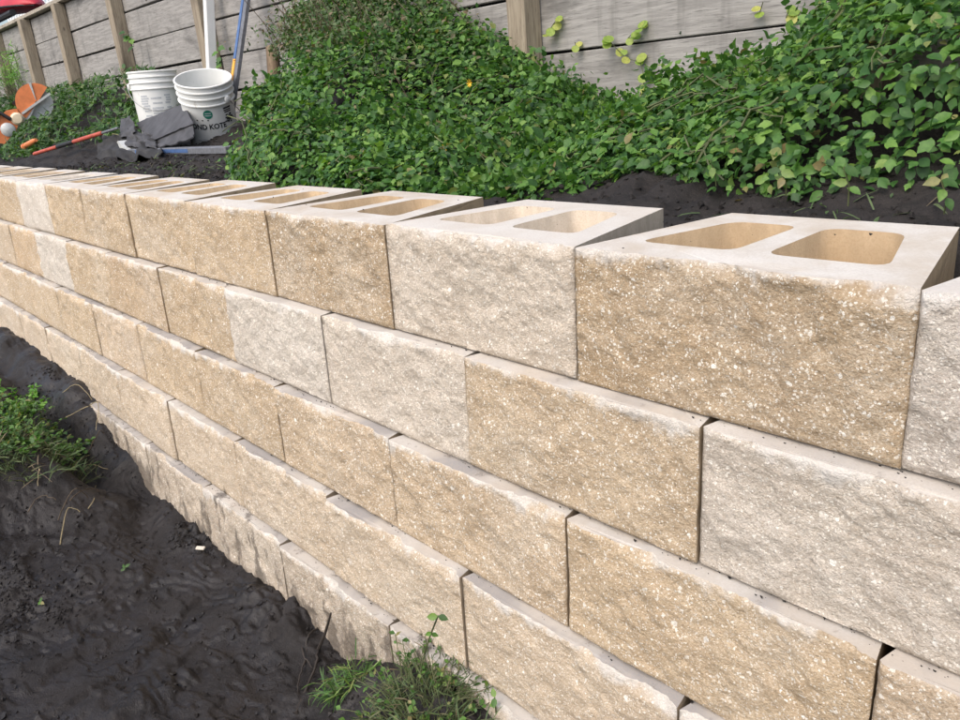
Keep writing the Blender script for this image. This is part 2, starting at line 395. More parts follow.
def mud_z(x, y):
    x = np.asarray(x, float); y = np.asarray(y, float)
    near = np.interp(x, CX, CZ)
    wx = x+.10*fbm(x*2.2, y*2.2, 0, 31, 5); wy = y+.06*fbm(x*2.6, y*2.6, 3, 33, 3)
    far = -1.0 + .0*x
    bank = sstep(-2.0,-2.55,wx)*sstep(-.20,-.34,wy)
    z = near*(1-sstep(-.14,-.42,y)) + far*sstep(-.14,-.42,y)
    z = z + bank*np.where(True, (-.79-z), 0)
    trench = np.exp(-(((wy+.21)/.07)**2))*sstep(-1.9,-2.15,x)*sstep(-3.4,-3.0,x)
    z = z - .05*trench
    # trowel scrapes and foot-worn plates: stepped shelves running away from the wall
    u = (x*1.0+y*.30)*4.3 + 1.1*fbm(x*1.9, y*1.9, 0, 41, 4, .5)
    saw = u-np.floor(u); shelf = saw*.9 - sstep(.80,1.0,saw)*.9
    amp = .020*(.5+.5*vn(x*2.3, y*2.3, 0, 44))*(1-bank*.5)*(1-np.clip((np.abs(x)-6)/4,0,1))
    z = z + amp*shelf
    v = (y*1.0-x*.45)*7.5 + 1.6*fbm(x*2.4, y*2.4, 0, 47, 4, .5); sv = v-np.floor(v)
    z = z + .009*(sstep(0,.85,sv)-sstep(.85,1,sv))*sstep(.1,.6,vn(x*1.7, y*1.7, 0, 49))
    q = fbm((x+y*.25)*3.4, (y-x*.2)*6.2, 0, 73, 5, .5)*2.6; fq = q-np.floor(q)
    z = z + .006*(np.floor(q)+sstep(.80,1.0,fq))*(1-bank*.6)*(1-np.clip((np.abs(x)-6)/4,0,1))
    rough = sstep(.2,.8,fbm(x*3.1, y*3.1, 0, 51, 3))
    z = z + rough*(.016*np.abs(fbm(x*15, y*15, 0, 53, 4))+.006*fbm(x*60, y*60, 0, 55, 3)) + .0028*fbm(x*16, y*16, 0, 57, 5, .55)
    z = z + .012*fbm(x*4, y*4, 0, 59, 3)
    # a loose spill of soil against the foot of the wall
    z = z + .05*np.exp(-(((x+1.33)/.16)**2+((y+.17)/.07)**2))*(1+.5*fbm(x*22, y*22, 0, 61, 3))
    return z
def sheet(name, xs, ys, fz, mat):
    X, Y = np.meshgrid(xs, ys); Z = fz(X, Y); nx, ny = len(xs), len(ys)
    V = np.stack([X, Y, Z], -1).reshape(-1, 3)
    i = np.arange(nx-1)[None,:]+np.arange(ny-1)[:,None]*nx; i = i.ravel()
    o = link(name, mesh_np(name, V, np.stack([i, i+1, i+nx+1, i+nx], 1), None, True), mat)
    return tag(o, kind='structure')
def grade(parts): return np.unique(np.concatenate([np.linspace(a, b, n) for a, b, n in parts]).round(5))
xs = grade([(-120,-20,12),(-20,-5,40),(-5,-3.2,110),(-3.2,-.3,560),(-.3,.6,60),(.6,6,30),(6,120,12)])
ys = grade([(-120,-10,12),(-10,-2,24),(-2,-1.05,50),(-1.05,-.06,230),(-.06,.1,8)])
sheet('ground', xs, ys, mud_z, M_MUD)
def up_z(x, y): return np.where(y > 1.56, 1.02+.02*vn(x, y, 0, 71), soil_z(x, np.minimum(y, 1.6)))
xs = grade([(-120,-20,12),(-20,-9,40),(-9,-3,220),(-3,.5,330),(.5,6,60),(6,120,12)])
ys = grade([(.24,1.1,120),(1.1,1.56,36),(1.56,1.6,2),(1.6,4,10),(4,120,14)])
sheet('terrain', xs, ys, up_z, M_SOIL)

# ------------------------------------------------------------------ retaining wall
PITCH, H, DEP, TAP, SET = .46, .203, .308, .069, .031
OFF = [0, -.2287, .0152, -.222, .0164]
def rrect(pts, r, n=5):
    """rounded polygon"""
    out = []; m = len(pts)
    for i in range(m):
        p = np.array(pts[i]); a = np.array(pts[i-1])-p; b = np.array(pts[(i+1) % m])-p
        a = a/np.linalg.norm(a); b = b/np.linalg.norm(b)
        for k in range(n+1):
            t = k/n; q = (1-t)**2*(p+a*r)+2*t*(1-t)*p+t*t*(p+b*r); out.append(tuple(q))
    return out
def make_block(seed, w, hollow, step):
    r = np.random.default_rng(seed); h = H-.002
    nx = max(8, int(round(w/step))); nz = max(6, int(round(h/step)))
    X, Z = np.meshgrid(np.linspace(-w/2, w/2, nx+1), np.linspace(0, -h, nz+1))
    s = seed*13+1
    e = np.minimum(np.minimum(X+w/2, w/2-X), np.minimum(-Z, Z+h))
    wob = .003*np.abs(fbm(X*16, Z*16, seed, s+3, 3))
    edge = 1-sstep(0, .008, e+wob-.001)
    d = .0042*fbm(X*8, Z*8, seed, s, 3) + .0030*fbm(X*36, Z*36, seed, s+40, 3) + .0026*np.abs(fbm(X*95, Z*95, 0, s+80, 2))
    d = d + .004*r.uniform(-1,1)*X/w*2 + .003*r.uniform(-1,1)*Z/h
    d = d + .003 - edge*(.0022+.35*np.abs(d)) + .007*(-Z/h)
    chip = np.clip(fbm(X*11, seed*1.0, 0, s+11, 3)*1.6-.35, 0, 1)
    d = d - chip*(.006+.006*np.abs(vn(X*40, Z*40, 0, s+12)))*(1-sstep(.004, .022, -Z))
    ed = 1-sstep(0, .007, np.minimum(np.minimum(X+w/2, w/2-X), Z+h)+.0015*vn(X*60, Z*60, 0, s+9))
    d = d*(1-ed) + (.0012+.006*(-Z/h))*ed
    d = np.clip(d, -.010, .016)
    et = (1-sstep(0, .010, -Z))
    Zd = Z - et*(.0008+.0035*np.clip(fbm(X*26, 0*X, seed, s+5, 3), 0, 1))
    Xd = X.copy()
    ex = 1-sstep(0,.01, w/2-np.abs(X)); Xd = Xd - np.sign(X)*ex*.0014*np.clip(.3+fbm(Z*30, 0*Z, seed, s+6, 3), 0, 1)
    front = np.stack([Xd, -d, Zd], -1)
    V = list(front.reshape(-1, 3)); F4 = []; nn = nx+1
    i = (np.arange(nx)[None,:]+np.arange(nz)[:,None]*nn).ravel()
    F4 = [np.stack([i, i+nn, i+nn+1, i+1], 1)]; m4 = [np.zeros(len(i), int)]
    F3 = []; m3 = []
    # back corners and bevel
    wb = w/2-TAP+.004
    b = len(V); V += [(-wb, DEP, 0), (wb, DEP, 0), (-wb, DEP, -h), (wb, DEP, -h)]
    top = list(range(nn)); bot = [nz*nn+k for k in range(nn)]
    left = [k*nn for k in range(nz+1)]; right = [k*nn+nx for k in range(nz+1)]
    for k in range(nz):
        pass
    # sides as fans (planar enough)
    for col, bt, bb, flip in ((left, b, b+2, False), (right, b+1, b+3, True)):
        for k in range(nz):
            tri = (col[k], bt, col[k+1]) if k < nz/2 else (col[k], bb, col[k+1])
            F3.append(tri[::-1] if flip else tri); m3.append(2)
        mid = (nz+1)//2
        tri = (col[mid], bt, bb); F3.append(tri[::-1] if flip else tri); m3.append(2)
    F4.append(np.array([[b, b+1, b+3, b+2]])); m4.append(np.array([2]))
    F3.append(None); F3.pop()
    def cap(row, c0, c1, z, up, mat):
        outer = [V[k] for k in row]+[V[c1], V[c0]]; oi = list(row)+[c1, c0]
        loops = [[Vector((p[0], p[1], 0)) for p in outer]]; ids = list(oi)
        holes = []
        if hollow:
            for sx in (-1, 1):
                xo0, xi0 = .170, .022; xo1, xi1 = .122, .020
                q = [(sx*xi0, .068), (sx*xo0, .068), (sx*xo1, .245), (sx*xi1, .245)]
                if sx < 0: q = q[::-1]
                q = rrect(q, .026, 4); hb = len(V); V.extend([(x, y, z) for x, y in q]); hid = list(range(hb, hb+len(q)))
                loops.append([Vector((x, y, 0)) for x, y in q]); ids += hid; holes.append(hid)
        for tr in tessellate_polygon(loops):
            a, c, e_ = [ids[k] for k in tr]
            A, B, C = [np.array(V[k])[:2] for k in (a, c, e_)]
            cr = (B[0]-A[0])*(C[1]-A[1])-(B[1]-A[1])*(C[0]-A[0])
            if abs(cr) < 1e-12: continue
            F3.append((a, c, e_) if (cr > 0) == up else (a, e_, c)); m3.append(mat)
        return holes
    ht = cap(top, b, b+1, 0, True, 1); hb_ = cap(bot, b+2, b+3, -h, False, 2)
    for A, B in zip(ht, hb_):
        n = len(A); F4.append(np.array([[A[k], A[(k+1)%n], B[(k+1)%n], B[k]] for k in range(n)])); m4.append(np.full(n, 2))
    V = np.array(V)
    mi = np.concatenate(m4+[np.array(m3)]); F4 = np.concatenate(F4)
    sm = np.concatenate([np.ones(nx*nz, bool), np.zeros(len(mi)-nx*nz, bool)])
    sm[:] = True; sm[len(F4):] = False; sm[nx*nz] = False
    me = mesh_np('block', V, [F4, np.array(F3)], mi, sm)
    return me
TAN, TAND, BUFF, GREY, LGREY = (.52,.42,.295), (.48,.37,.245), (.55,.46,.35), (.58,.53,.465), (.63,.60,.555)
tone = {(0,-1):(.56,.53,.50),(0,0):(.455,.36,.245),(0,1):GREY,(0,2):(.47,.375,.26),(0,3):TAN,(0,4):TAN,(0,5):TAN,(0,6):TAN,(0,7):LGREY,(0,8):TAN,
        (1,-1):(.60,.56,.51),(1,0):(.53,.44,.325),(1,1):(.61,.565,.505),(1,2):LGREY,(1,3):TAN,(1,4):(.53,.42,.295),(1,5):TAN,(1,6):LGREY,(1,7):(.54,.42,.285)}
wall = empty('retaining_wall', (-2, 0, -1.1))
tag(wall, 'split-face concrete block retaining wall, five stepped courses of tan and grey hollow blocks', 'wall')
wl_off = Vector((2, 0, 1.1))
sd_ = 0
for c in range(5):
    for n in range(-3, 13):
        xc = OFF[c]-(n+.5)*PITCH
        sd_ += 1; rr = random.Random(sd_*31)
        if xc > 1.4: continue
        dist = math.hypot(xc-CAM[0], CAM[1]); step = .0042 if dist < 2.0 else (.007 if dist < 3.6 else .014)
        w = PITCH-.0012-rr.uniform(0, .0015)
        me = make_block(sd_, w, c == 0, step)
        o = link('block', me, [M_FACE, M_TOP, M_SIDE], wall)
        p = Vector((xc+rr.uniform(-.0007,.0007), -c*SET+rr.uniform(-.002,.002), -c*H+rr.uniform(-.001,.001)))
        rz = R(rr.uniform(-.22,.22))
        if (c, n) == (0,-1): p.z += .003; p.y += .0; p.x -= .005
        if (c, n) in ((1,0),(3,1)): p.y -= .004
        if (c, n) in ((1,-1),(3,0)): p.y += .002
        o.location = p+wl_off; o.rotation_euler = (R(rr.uniform(-.25,.25)), R(rr.uniform(-.2,.2)), rz)
        col = tone.get((c, n)) or [BUFF, TAN, (.54,.445,.33), (.53,.435,.315)][rr.randrange(4)]
        if c == 3: col = (.56,.48,.38)
        if c == 4: col = (.52,.46,.385)
        if c == 2: col = [(.54,.445,.33),(.55,.455,.345),(.525,.43,.31)][rr.randrange(3)]
        k = rr.uniform(.95, 1.04); o.color = (col[0]*k, col[1]*k*.968, col[2]*k*.93, 1)
        if (c, n) in ((0,1),(1,-1),(1,2),(0,7),(1,6),(0,-1)): o['label'] = 'pale grey block among the tan ones'

# ------------------------------------------------------------------ timber fence
YF = 1.5
fence = empty('timber_fence', (-4, YF, .1)); fo = Vector((4, -YF, -.1))
tag(fence, 'weathered grey timber plank fence with brown posts along the top of the bank', 'fence')
posts = [1.9,.6,-.66,-1.94,-3.32,-4.66,-6.1,-7.42,-8.55,-9.7,-11.0,-12.3]
seams = [-.30,-.096,.11,.317,.523,.73,0.936,1.163]
for r_ in range(len(seams)-1):
    jn = sorted(set([2.6,-12.9]+[p for i, p in enumerate(posts) if (i+r_) % 2 == 0]), reverse=True)
    for a, b in zip(jn[:-1], jn[1:]):
        x0, x1 = b+.002, a-.002
        m = MB(); n = 10; z0, z1 = seams[r_]+.005, seams[r_+1]-.005; V = []; F = []
        rr = random.Random(int(r_*100+a*10)); ph = rr.uniform(0, 9)
        tl = rr.uniform(-.003,.003)
        for k in range(n+1):
            x = x0+(x1-x0)*k/n; bw = .003*math.sin(ph+x*1.7); dz = .0035*math.sin(ph*2+x*2.3)
            for (y, z) in ((0+bw-tl, z0+.003+dz), (.003+bw-tl, z0+dz), (.038, z0+dz), (.038, z1+dz*.6), (.003+bw+tl, z1+dz*.6), (0+bw+tl, z1-.003+dz*.6)):
                V.append((x, YF+y, z))
        for k in range(n):
            for j in range(6): F.append((k*6+j, k*6+(j+1) % 6, (k+1)*6+(j+1) % 6, (k+1)*6+j))
        F += [tuple(range(6)), tuple(n*6+j for j in range(5,-1,-1))]
        m.add([Vector(v)+fo for v in V], F).build('plank', M_BOARD, fence)
for i, x in enumerate(posts):
    rr = random.Random(i+5)
    for dx in ([0, .052] if i in (4,) else [0]):
        w = .046 if i != 4 else .024
        Mx = Matrix.Translation(fo+Vector((x+dx, YF-.048, 0))) @ Matrix.Rotation(R(rr.uniform(-.8,.8)), 4, 'Y')
        MB().box(-w, w, -.046, .046, -.4, 1.165 if i else 1.0, Mx, .005).build('post', M_POST, fence)
    if i < len(posts)-1:
        x0, x1 = posts[i+1], x
        MB().box(x0+.004, x1-.004, YF-.055, YF+.07, 1.1685, 1.20, Matrix.Translation(fo), .004).build('cap_rail', M_CAP, fence)

# pickets and the red shell beyond the fence
pk = empty('picket_fence', (-16, 4.6, 1.0)); tag(pk, 'white picket fence glimpsed beyond the timber fence, top left', 'fence')
for k in range(46):
    x = -22+k*.24
    MB().prism([(x-.045+16,0),(x+.045+16,0),(x+.045+16,1.75),(x+16,1.83),(x-.045+16,1.75)], 0, .022).build('picket', M_WHITE, pk)
for z in (.4, 1.5): MB().box(-6.1, 5.1, .024, .06, z, z+.09).build('rail', M_WHITE, pk)
c0 = at_y(14, 8, 2.2)
hull = empty('red_hull', c0); tag(hull, 'smooth red rounded shell lying beyond the timber fence, top left corner', 'hull')
V = []; F = []; nu, nv = 26, 18
for i in range(nu+1):
    u = i/nu; sx = -.95+1.9*u; wd = max(0.02, (1-abs(2*u-1)**2.6)**.6)
    for j in range(nv):
        a = 2*math.pi*j/nv; V.append((sx, .27*wd*math.cos(a), (.16 if math.sin(a) > 0 else .07)*wd*math.sin(a)))
for i in range(nu):
    for j in range(nv): F.append((i*nv+j, i*nv+(j+1)%nv, (i+1)*nv+(j+1)%nv, (i+1)*nv+j))
F += [tuple(range(nv)), tuple(nu*nv+j for j in range(nv-1,-1,-1))]
hm = Matrix.Rotation(R(4), 4, 'Y')
MB().add([hm @ Vector(v) for v in V], F).build('shell', M_RED, hull, True)
MB().tube([(hm @ Vector((-.93+1.86*i/20, -.283*max(.02,(1-abs(2*(i/20)-1)**2.6)**.6), -.012))) for i in range(21)], .012, 6).build('rim', M_DARK, hull, True)
MB().tube([(-.9,-.2,-.13),(.7,-.2,-.13)], .04, 8).build('support', M_DARK, hull, True)

# ------------------------------------------------------------------ foliage
def leaf_tpl(kind):
    if kind == 'trilobe':
        P = [(0,0,0),(-.20,.16,.05),(-.33,.36,.08),(-.40,.58,.05),(-.25,.63,.06),(-.17,.80,.04),(0,1.0,-.10),(.17,.80,.04),(.25,.63,.06),(.40,.58,.05),(.33,.36,.08),(.20,.16,.05),(0,.34,-.02),(0,.66,-.03)]
        F = [(0,12,1),(1,12,2),(2,12,4),(2,4,3),(12,13,4),(4,13,5),(5,13,6),(6,13,7),(7,13,8),(13,12,8),(8,12,10),(8,10,9),(10,12,11),(11,12,0)]
    elif kind == 'ovate':
        P = [(0,0,0),(-.25,.22,.06),(-.31,.48,.07),(-.19,.76,.03),(0,1,-.12),(.19,.76,.03),(.31,.48,.07),(.25,.22,.06),(0,.35,-.03),(0,.68,-.04)]
        F = [(0,8,1),(1,8,2),(8,9,2),(2,9,3),(3,9,4),(4,9,5),(5,9,6),(9,8,6),(6,8,7),(7,8,0)]
    elif kind == 'round':
        P = [(0,0,0)]+[(.5*math.sin(a)*1.0, .5-.5*math.cos(a), .06*abs(math.sin(a))) for a in np.linspace(.5, 2*math.pi-.5, 9)]+[(0,.5,-.03)]
        F = [(i, i+1, 10) for i in range(0, 9)]+[(9,0,10)]; F = [tuple(reversed(f)) for f in F]
    else:                                                   # blade
        P = [(-.03,0,0),(.03,0,0),(-.036,.35,.05),(.036,.35,.05),(-.028,.7,.03),(.028,.7,.03),(0,1,-.08)]
        F = [(0,1,3),(0,3,2),(2,3,5),(2,5,4),(4,5,6)]
    return np.array(P, float), np.array(F)
def frames(N, Up, spread, r):
    """orthonormal frames: z near N (jittered), y near Up"""
    n = N+r.normal(0, spread, N.shape); n /= np.linalg.norm(n, axis=1, keepdims=True)
    u = Up+r.normal(0, .55, Up.shape); u -= n*(u*n).sum(1, keepdims=True); u /= np.linalg.norm(u, axis=1, keepdims=True)+1e-9
    x = np.cross(u, n); return np.stack([x, u, n], 2)       # columns
def scatter(kind, pos, fr, size):
    P, F = leaf_tpl(kind)
    loc = P[None]*size[:,None,None]
    V = np.einsum('nij,nkj->nki', fr, loc)+pos[:,None,:]
    FF = F[None]+(np.arange(len(pos))*len(P))[:,None,None]
    return V.reshape(-1,3), FF.reshape(-1,3)
def join(parts):
    V = []; F = []; b = 0
    for v, f in parts: V.append(v); F.append(f+b); b += len(v)
    return np.concatenate(V), np.concatenate(F)

def bank_pts(n, x0, x1, r, toe, s0=0.0, s1=1.0, top=None, bulge=.55):
    """points on the skin of the growth between its toe (near the blocks) and the fence; s = 0 toe .. 1 fence"""
    x = r.uniform(x0, x1, n); s = r.uniform(s0, s1, n)
    return bank_xyz(x, s, toe, top, bulge)
def bank_xyz(x, s, toe, top=None, bulge=.55):
    s = np.asarray(s, float)
    ty = toe(x); y = ty+(1.44-ty)*s**(1.9-bulge)
    z0 = soil_z(x, ty); zt = (top or veg_top)(x)
    z = z0+(zt-z0)*s**bulge
    z = np.maximum(z, soil_z(x, y)+.015)
    z = z+.10*fbm(x*3.4, y*3.4, z*3.4, 91, 4)*np.sin(np.pi*np.clip(s,0.02,1))
    y = y-.08*fbm(x*3.7, z*5, 0, 95, 4)*np.sin(np.pi*np.clip(s,0.02,.98))
    return np.stack([x, y, z], 1)
def bank_normals(x, s, toe, top, bulge):
    e = .02
    P0 = bank_xyz(x, s, toe, top, bulge); Pa = bank_xyz(x+e, s, toe, top, bulge); Pb = bank_xyz(x, np.minimum(s+e,1.02), toe, top, bulge)
    N = np.cross(Pa-P0, Pb-P0); N /= np.linalg.norm(N, axis=1, keepdims=True)+1e-9
    N[N[:,1] > 0] *= -1
    return P0, N
def vine_patch(name, label, x0, x1, toe, n, sizes, seed, mats, bulge=.5, top=None, npart=150, kinds=('trilobe','ovate'), keep=None, origin=None, stems=40, smax=1.0):
    pw = .85
    r = np.random.default_rng(seed)
    root = empty(name, origin); tag(root, label, 'vine'); O = np.array(origin)
    x = r.uniform(x0, x1, n); s = r.uniform(0, smax, n)**.9
    P, N = bank_normals(x, s, toe, top, bulge)
    dens = fbm(P[:,0]*4, P[:,1]*4, P[:,2]*4, seed, 3)
    ok = r.uniform(size=n) < np.maximum(.48, .66+.6*dens)
    if keep is not None: ok &= keep(P, r)
    P, N, s = P[ok], N[ok], s[ok]; n = len(P)
    dep = np.abs(r.normal(0, .045, n))-.03*(r.uniform(size=n) < .10)*r.uniform(0,1.6,n); P = P-N*dep[:,None]+N*.02
    Up = np.tile(np.array([0,-.35,-.25]), (n,1))+r.normal(0,.9,(n,3))
    fr = frames(N*1.0+np.array([0,-.15,.45]), Up, .58, r)
    size = sizes[0]+(sizes[1]-sizes[0])*r.uniform(size=n)**1.5*np.where(r.uniform(size=n) < .15, 1.5, 1)
    pr = project(P); vis = (pr[:,0] > 5)&(pr[:,0] < 955)&(pr[:,1] > 5)&(pr[:,1] < 215)&(dep < .028)
    score = np.where(vis, size/pr[:,2], 0); pick = np.zeros(n, bool); pick[np.argsort(-score)[:npart]] = True; pick &= vis
    tri = r.uniform(size=n) < .4
    parts = [scatter(kinds[0], P[~pick&tri]-O, fr[~pick&tri], size[~pick&tri]), scatter(kinds[1], P[~pick&~tri]-O, fr[~pick&~tri], size[~pick&~tri])]
    V, F = join(parts)
    tag(link('foliage', mesh_np('foliage', V, F, None, True), mats[0], root), kind='stuff')
    tm = []
    for kd in kinds:
        tp, tf = leaf_tpl(kd); me = mesh_np('leaf', tp, tf, None, True); me.materials.append(mats[0]); tm.append(me)
    for i in np.where(pick)[0]:
        M = Matrix((fr[i]*size[i]).tolist()).to_4x4(); M.translation = Vector((P[i]-O).tolist())
        link('leaf', tm[0 if tri[i] else 1], None, root, M)
    mb = MB()
    for k in range(stems):
        xx = r.uniform(x0, x1); dxx = r.normal(0,.025); s0 = r.uniform(.0,.8); L = r.uniform(.08,.3); pts = []
        for q in range(6):
            ss = min(1, max(0, s0+L*q/5*.5)); xx += dxx; dxx += r.normal(0,.012)
            p = bank_xyz(np.array([xx]), np.array([ss]), toe, top, bulge)[0]+np.array([0,-.015,.012])+r.normal(0,.004,3); pts.append(p-O)
        if keep is not None and not keep(np.array([pts[2]+O]), r)[0]: continue
        mb.tube(pts, r.uniform(.0014,.0028), 4)
    if mb.v: tag(mb.build('stems', mats[1], root, True), kind='stuff')
    return root
toeA = lambda x: np.interp(x, [-9,-4.4,-3.8,-3.2,-2.6,-2.2,-1.6,-1.3,-1.0], [.55,1.0,.95,.70,.45,.40,.39,.41,.50])
toeB = lambda x: np.interp(x, [-1.6,-1.2,-1.0,-.8,-.55,-.3,-.1,.2,1.5], [.42,.43,.50,.62,.56,.58,.62,.66,.7])
topB = lambda x: np.minimum(np.interp(x, FX, FZ), .72)
XL = lambda y: np.interp(y, [.4,.5,.7,1.0,1.2,1.4], [-2.56,-2.7,-3.02,-3.25,-3.58,-3.96])
vA = vine_patch('creeping_vine', 'mound of broad dark green creeping vine sprawling up to the middle of the fence', -4.2, -1.0, toeA, 80000, (.015,.034), 11, (M_VINE, M_STEM), .72, None, 240, origin=(-2.6,.9,0), stems=150,
   keep=lambda P, r: (P[:,0] > XL(P[:,1])+.08+.05*fbm(P[:,1]*6, P[:,2]*6, 0, 15, 2)) & (P[:,2] < soil_z(P[:,0], P[:,1])+.05+.9*np.maximum(0, P[:,0]-XL(P[:,1])-.05)))
vB = vine_patch('climbing_vine', 'thick green trailing vine climbing the fence behind the nearest hollow blocks', -1.42, .75, toeB, 62000, (.014,.032), 23, (M_VINE, M_STEM), .80, topB, 270, origin=(-.3,1.1,0), stems=150)

# thin dry-looking top growth on the mound
r = np.random.default_rng(3)
def wispy(name, label, cat, cx, s0, s1, n, sizes, mat, kind, seed, lift=.10, nst=70, origin=None):
    r = np.random.default_rng(seed); root = empty(name, origin); tag(root, label, cat); O = np.array(origin)
    x = r.normal(cx[0], cx[1], n); s = r.uniform(s0, s1, n)
    P, N = bank_normals(x, s, toeA, None, .72); P = P+np.abs(r.normal(0, lift, n))[:,None]*np.array([0,-.45,.6])*(1-.0*s[:,None])
    fr = frames(N+np.array([0,-.2,.5]), r.normal(0,1,(n,3)), .8, r)
    V, F = scatter(kind, P-O, fr, r.uniform(*sizes, n))
    tag(link('foliage', mesh_np('foliage', V, F, None, True), mat, root), kind='stuff')
    mb = MB()
    for k in range(nst):
        xx = r.normal(*cx); ss = r.uniform(s0, s1); p = bank_xyz(np.array([xx]), np.array([ss]), toeA, None, .72)[0]-O
        d = np.array([r.normal(0,.4), -.35+r.normal(0,.2), .9]); L = r.uniform(.08,.24)
        mb.tube([p+d*L*q+np.array([0,0,-.05*q*q*L]) for q in np.linspace(0,1,5)], .0014, 4)
    tag(mb.build('stems', M_TWIG, root), kind='stuff')
    return root
wispy('wiry_weed', 'patch of thin wiry weed with small dull leaves on top of the vine mound', 'weed', (-2.75,.34), .55, 1.0, 4200, (.012,.026), M_DRYVINE, 'ovate', 5, .07, 110, (-2.75,1.3,.5))

# left: low weeds below the fence around the saw
toeC = lambda x: np.interp(x, [-12,-7,-6,-5.2,-4.6], [.50,.50,.62,.95,1.15])
def weedsC():
    r = np.random.default_rng(17); root = empty('low_weeds', (-6.5,1,.2)); O = np.array([-6.5,1,.2])
    tag(root, 'low tangled green weeds on the bank left of the white buckets', 'weeds', kind='stuff')
    n = 17000; x = r.uniform(-11,-4.65,n); s = r.uniform(0,1,n)
    P, N = bank_normals(x, s, toeC, None, 1.1)
    ok = r.uniform(size=n) < .7+.5*fbm(P[:,0]*3, P[:,1]*3, 0, 77, 3); sc_ = at_y(34,107,1.10); ok &= np.hypot(P[:,0]-sc_[0]-.25, (P[:,1]-sc_[1]+.05)*1.6) > .30; P, N = P[ok], N[ok]; n = len(P)
    ta, tb = at_y(34,154,.62), at_y(118,128,.86); tt = np.clip(((P-ta)@(tb-ta))/((tb-ta)@(tb-ta)), 0, 1)
    far_ = np.linalg.norm((P-(ta+tt[:,None]*(tb-ta)))*np.array([.5,1,1]), axis=1) > .10; P, N = P[far_], N[far_]; n = len(P)
    P = P+N*.01+np.abs(r.normal(0,.025,n))[:,None]*np.array([0,-.2,.8])
    k = r.uniform(size=n) < .62
    fr = frames(N+np.array([0,-.3,.5]), r.normal(0,1,(n,3))+np.array([0,-.3,.4]), .6, r); sz = r.uniform(.025,.055,n)
    V, F = join([scatter('ovate', P[k]-O, fr[k], sz[k]), scatter('blade', P[~k]-O, fr[~k], sz[~k]*2.0)])
    tag(link('foliage', mesh_np('foliage', V, F, None, True), M_WEED, root), kind='stuff')
weedsC()

def tuft(name, label, base, n, rad, height, seed, mat=M_GRASS, leafk='blade', lsize=(.05,.12), cat='weed', stems=20, lean=(0,0), stemr=.0013, leafs=None, smat=None, zf=None):
    """a rooted weed: stems with leaves along them"""
    r = np.random.default_rng(seed); base = np.array(base, float); root = empty(name, base); tag(root, label, cat)
    mb = MB(); LP = []; LU = []
    for k in range(stems):
        a = r.uniform(0, 2*math.pi); q = rad*math.sqrt(r.uniform()); b = np.array([q*math.cos(a), q*math.sin(a), 0])
        if zf is not None: b[2] = float(zf(base[0]+b[0], base[1]+b[1]))-base[2]-.005
        d = np.array([b[0]/rad*.7+lean[0]+r.normal(0,.35), b[1]/rad*.7+lean[1]+r.normal(0,.35), 1.0]); d /= np.linalg.norm(d)
        L = height*r.uniform(.5,1.1); pts = []
        for q in np.linspace(0,1,6):
            p = b+d*L*q+np.array([d[0],d[1],-.6])*L*.35*q*q; pts.append(p)
        mb.tube(pts, [stemr*(1-.5*q) for q in np.linspace(0,1,6)], 4)
        for j in range(n):
            q = r.uniform(.15,1)**.8; i = min(4,int(q*5)); f = q*5-i; LP.append(pts[i]*(1-f)+pts[i+1]*f); LU.append(d*.6+r.normal(0,.7,3))
    LP = np.array(LP); LU = np.array(LU); m = len(LP)
    fr = frames(np.tile(np.array([0,-.2,1.0]),(m,1)), LU, .55, r)
    V, F = scatter(leafk, LP, fr, r.uniform(*lsize, m))
    if smat is None: smat = M_STEM
    mb.build('stems', smat, root, True)
    tag(link('foliage', mesh_np('foliage', V, F, None, True), mat, root), kind='stuff')
    return root

# ------------------------------------------------------------------ buckets
BR, BH = .151, .37
def bucket(name, label, M, ea, side=-1):
    root = empty(name, (0,0,0)); root.matrix_world = M; tag(root, label, 'bucket')
    prof = [(0,0),(.122,0),(.128,.004),(.130,.012)]
    rz = lambda z: .130+(.143-.130)*z/.37
    prof += [(rz(.02),.02),(rz(.255),.255)]
    for z in (.262,.298,.330): prof += [(rz(z)+.001,z),(rz(z)+.0095,z+.002),(rz(z)+.0095,z+.007),(rz(z)+.003,z+.010),(rz(z)+.003,z+.026)]
    prof += [(BR-.003,.360),(BR,.363),(BR,.368),(BR-.004,.371),(BR-.010,.369),(.139,.35),(.126,.012),(0,.010)]
    MB().lathe(prof, 48).build('shell', M_BUCKET, root, True)
    # wire bail with its two ears
    EM = Matrix.Rotation(R(ea), 4, 'Z')
    for s in (-1, 1):
        MB().lathe([(0,0),(.017,0),(.019,.004),(.019,.012),(.012,.016),(0,.016)], 14, EM @ Matrix.Translation((s*(rz(.285)+.004),0,.285)) @ Matrix.Rotation(R(90*s), 4, 'Y')).build('ear', M_BUCKET, root, True)
    pts = []
    for k in range(25):
        a = math.pi*k/24; x = (.158)*math.cos(a); pts.append((x, -(.075+.085*math.sin(a)) if 0 < k < 24 else -.01, .285-.15*math.sin(a)**.8))
    pts = [(x, side*(math.sqrt(max(0, .158**2-x*x))+.003), z) for x, y, z in pts]
    pts = [tuple(EM @ Vector(p)) for p in pts]
    MB().tube(pts, .0022, 6).build('bail', M_WIRE, root, True)
    return root, rz
def wrap(V, rz, ang, z0, off=.0012):
    out = []
    for x, z in V:
        rr = rz(z0+z)+off; a = ang+x/rr; out.append((rr*math.sin(a), -rr*math.cos(a), z0+z))
    return out
def patch(poly_fn, rz, ang, z0, nx=14, w=.05, h=.02, off=.0012):
    V = []; F = []
    for i in range(nx+1):
        for j in (0,1): V.append((-w/2+w*i/nx, -h/2+h*j))
    for i in range(nx): F.append((2*i, 2*i+2, 2*i+3, 2*i+1))
    return wrap(V, rz, ang, z0, off), F
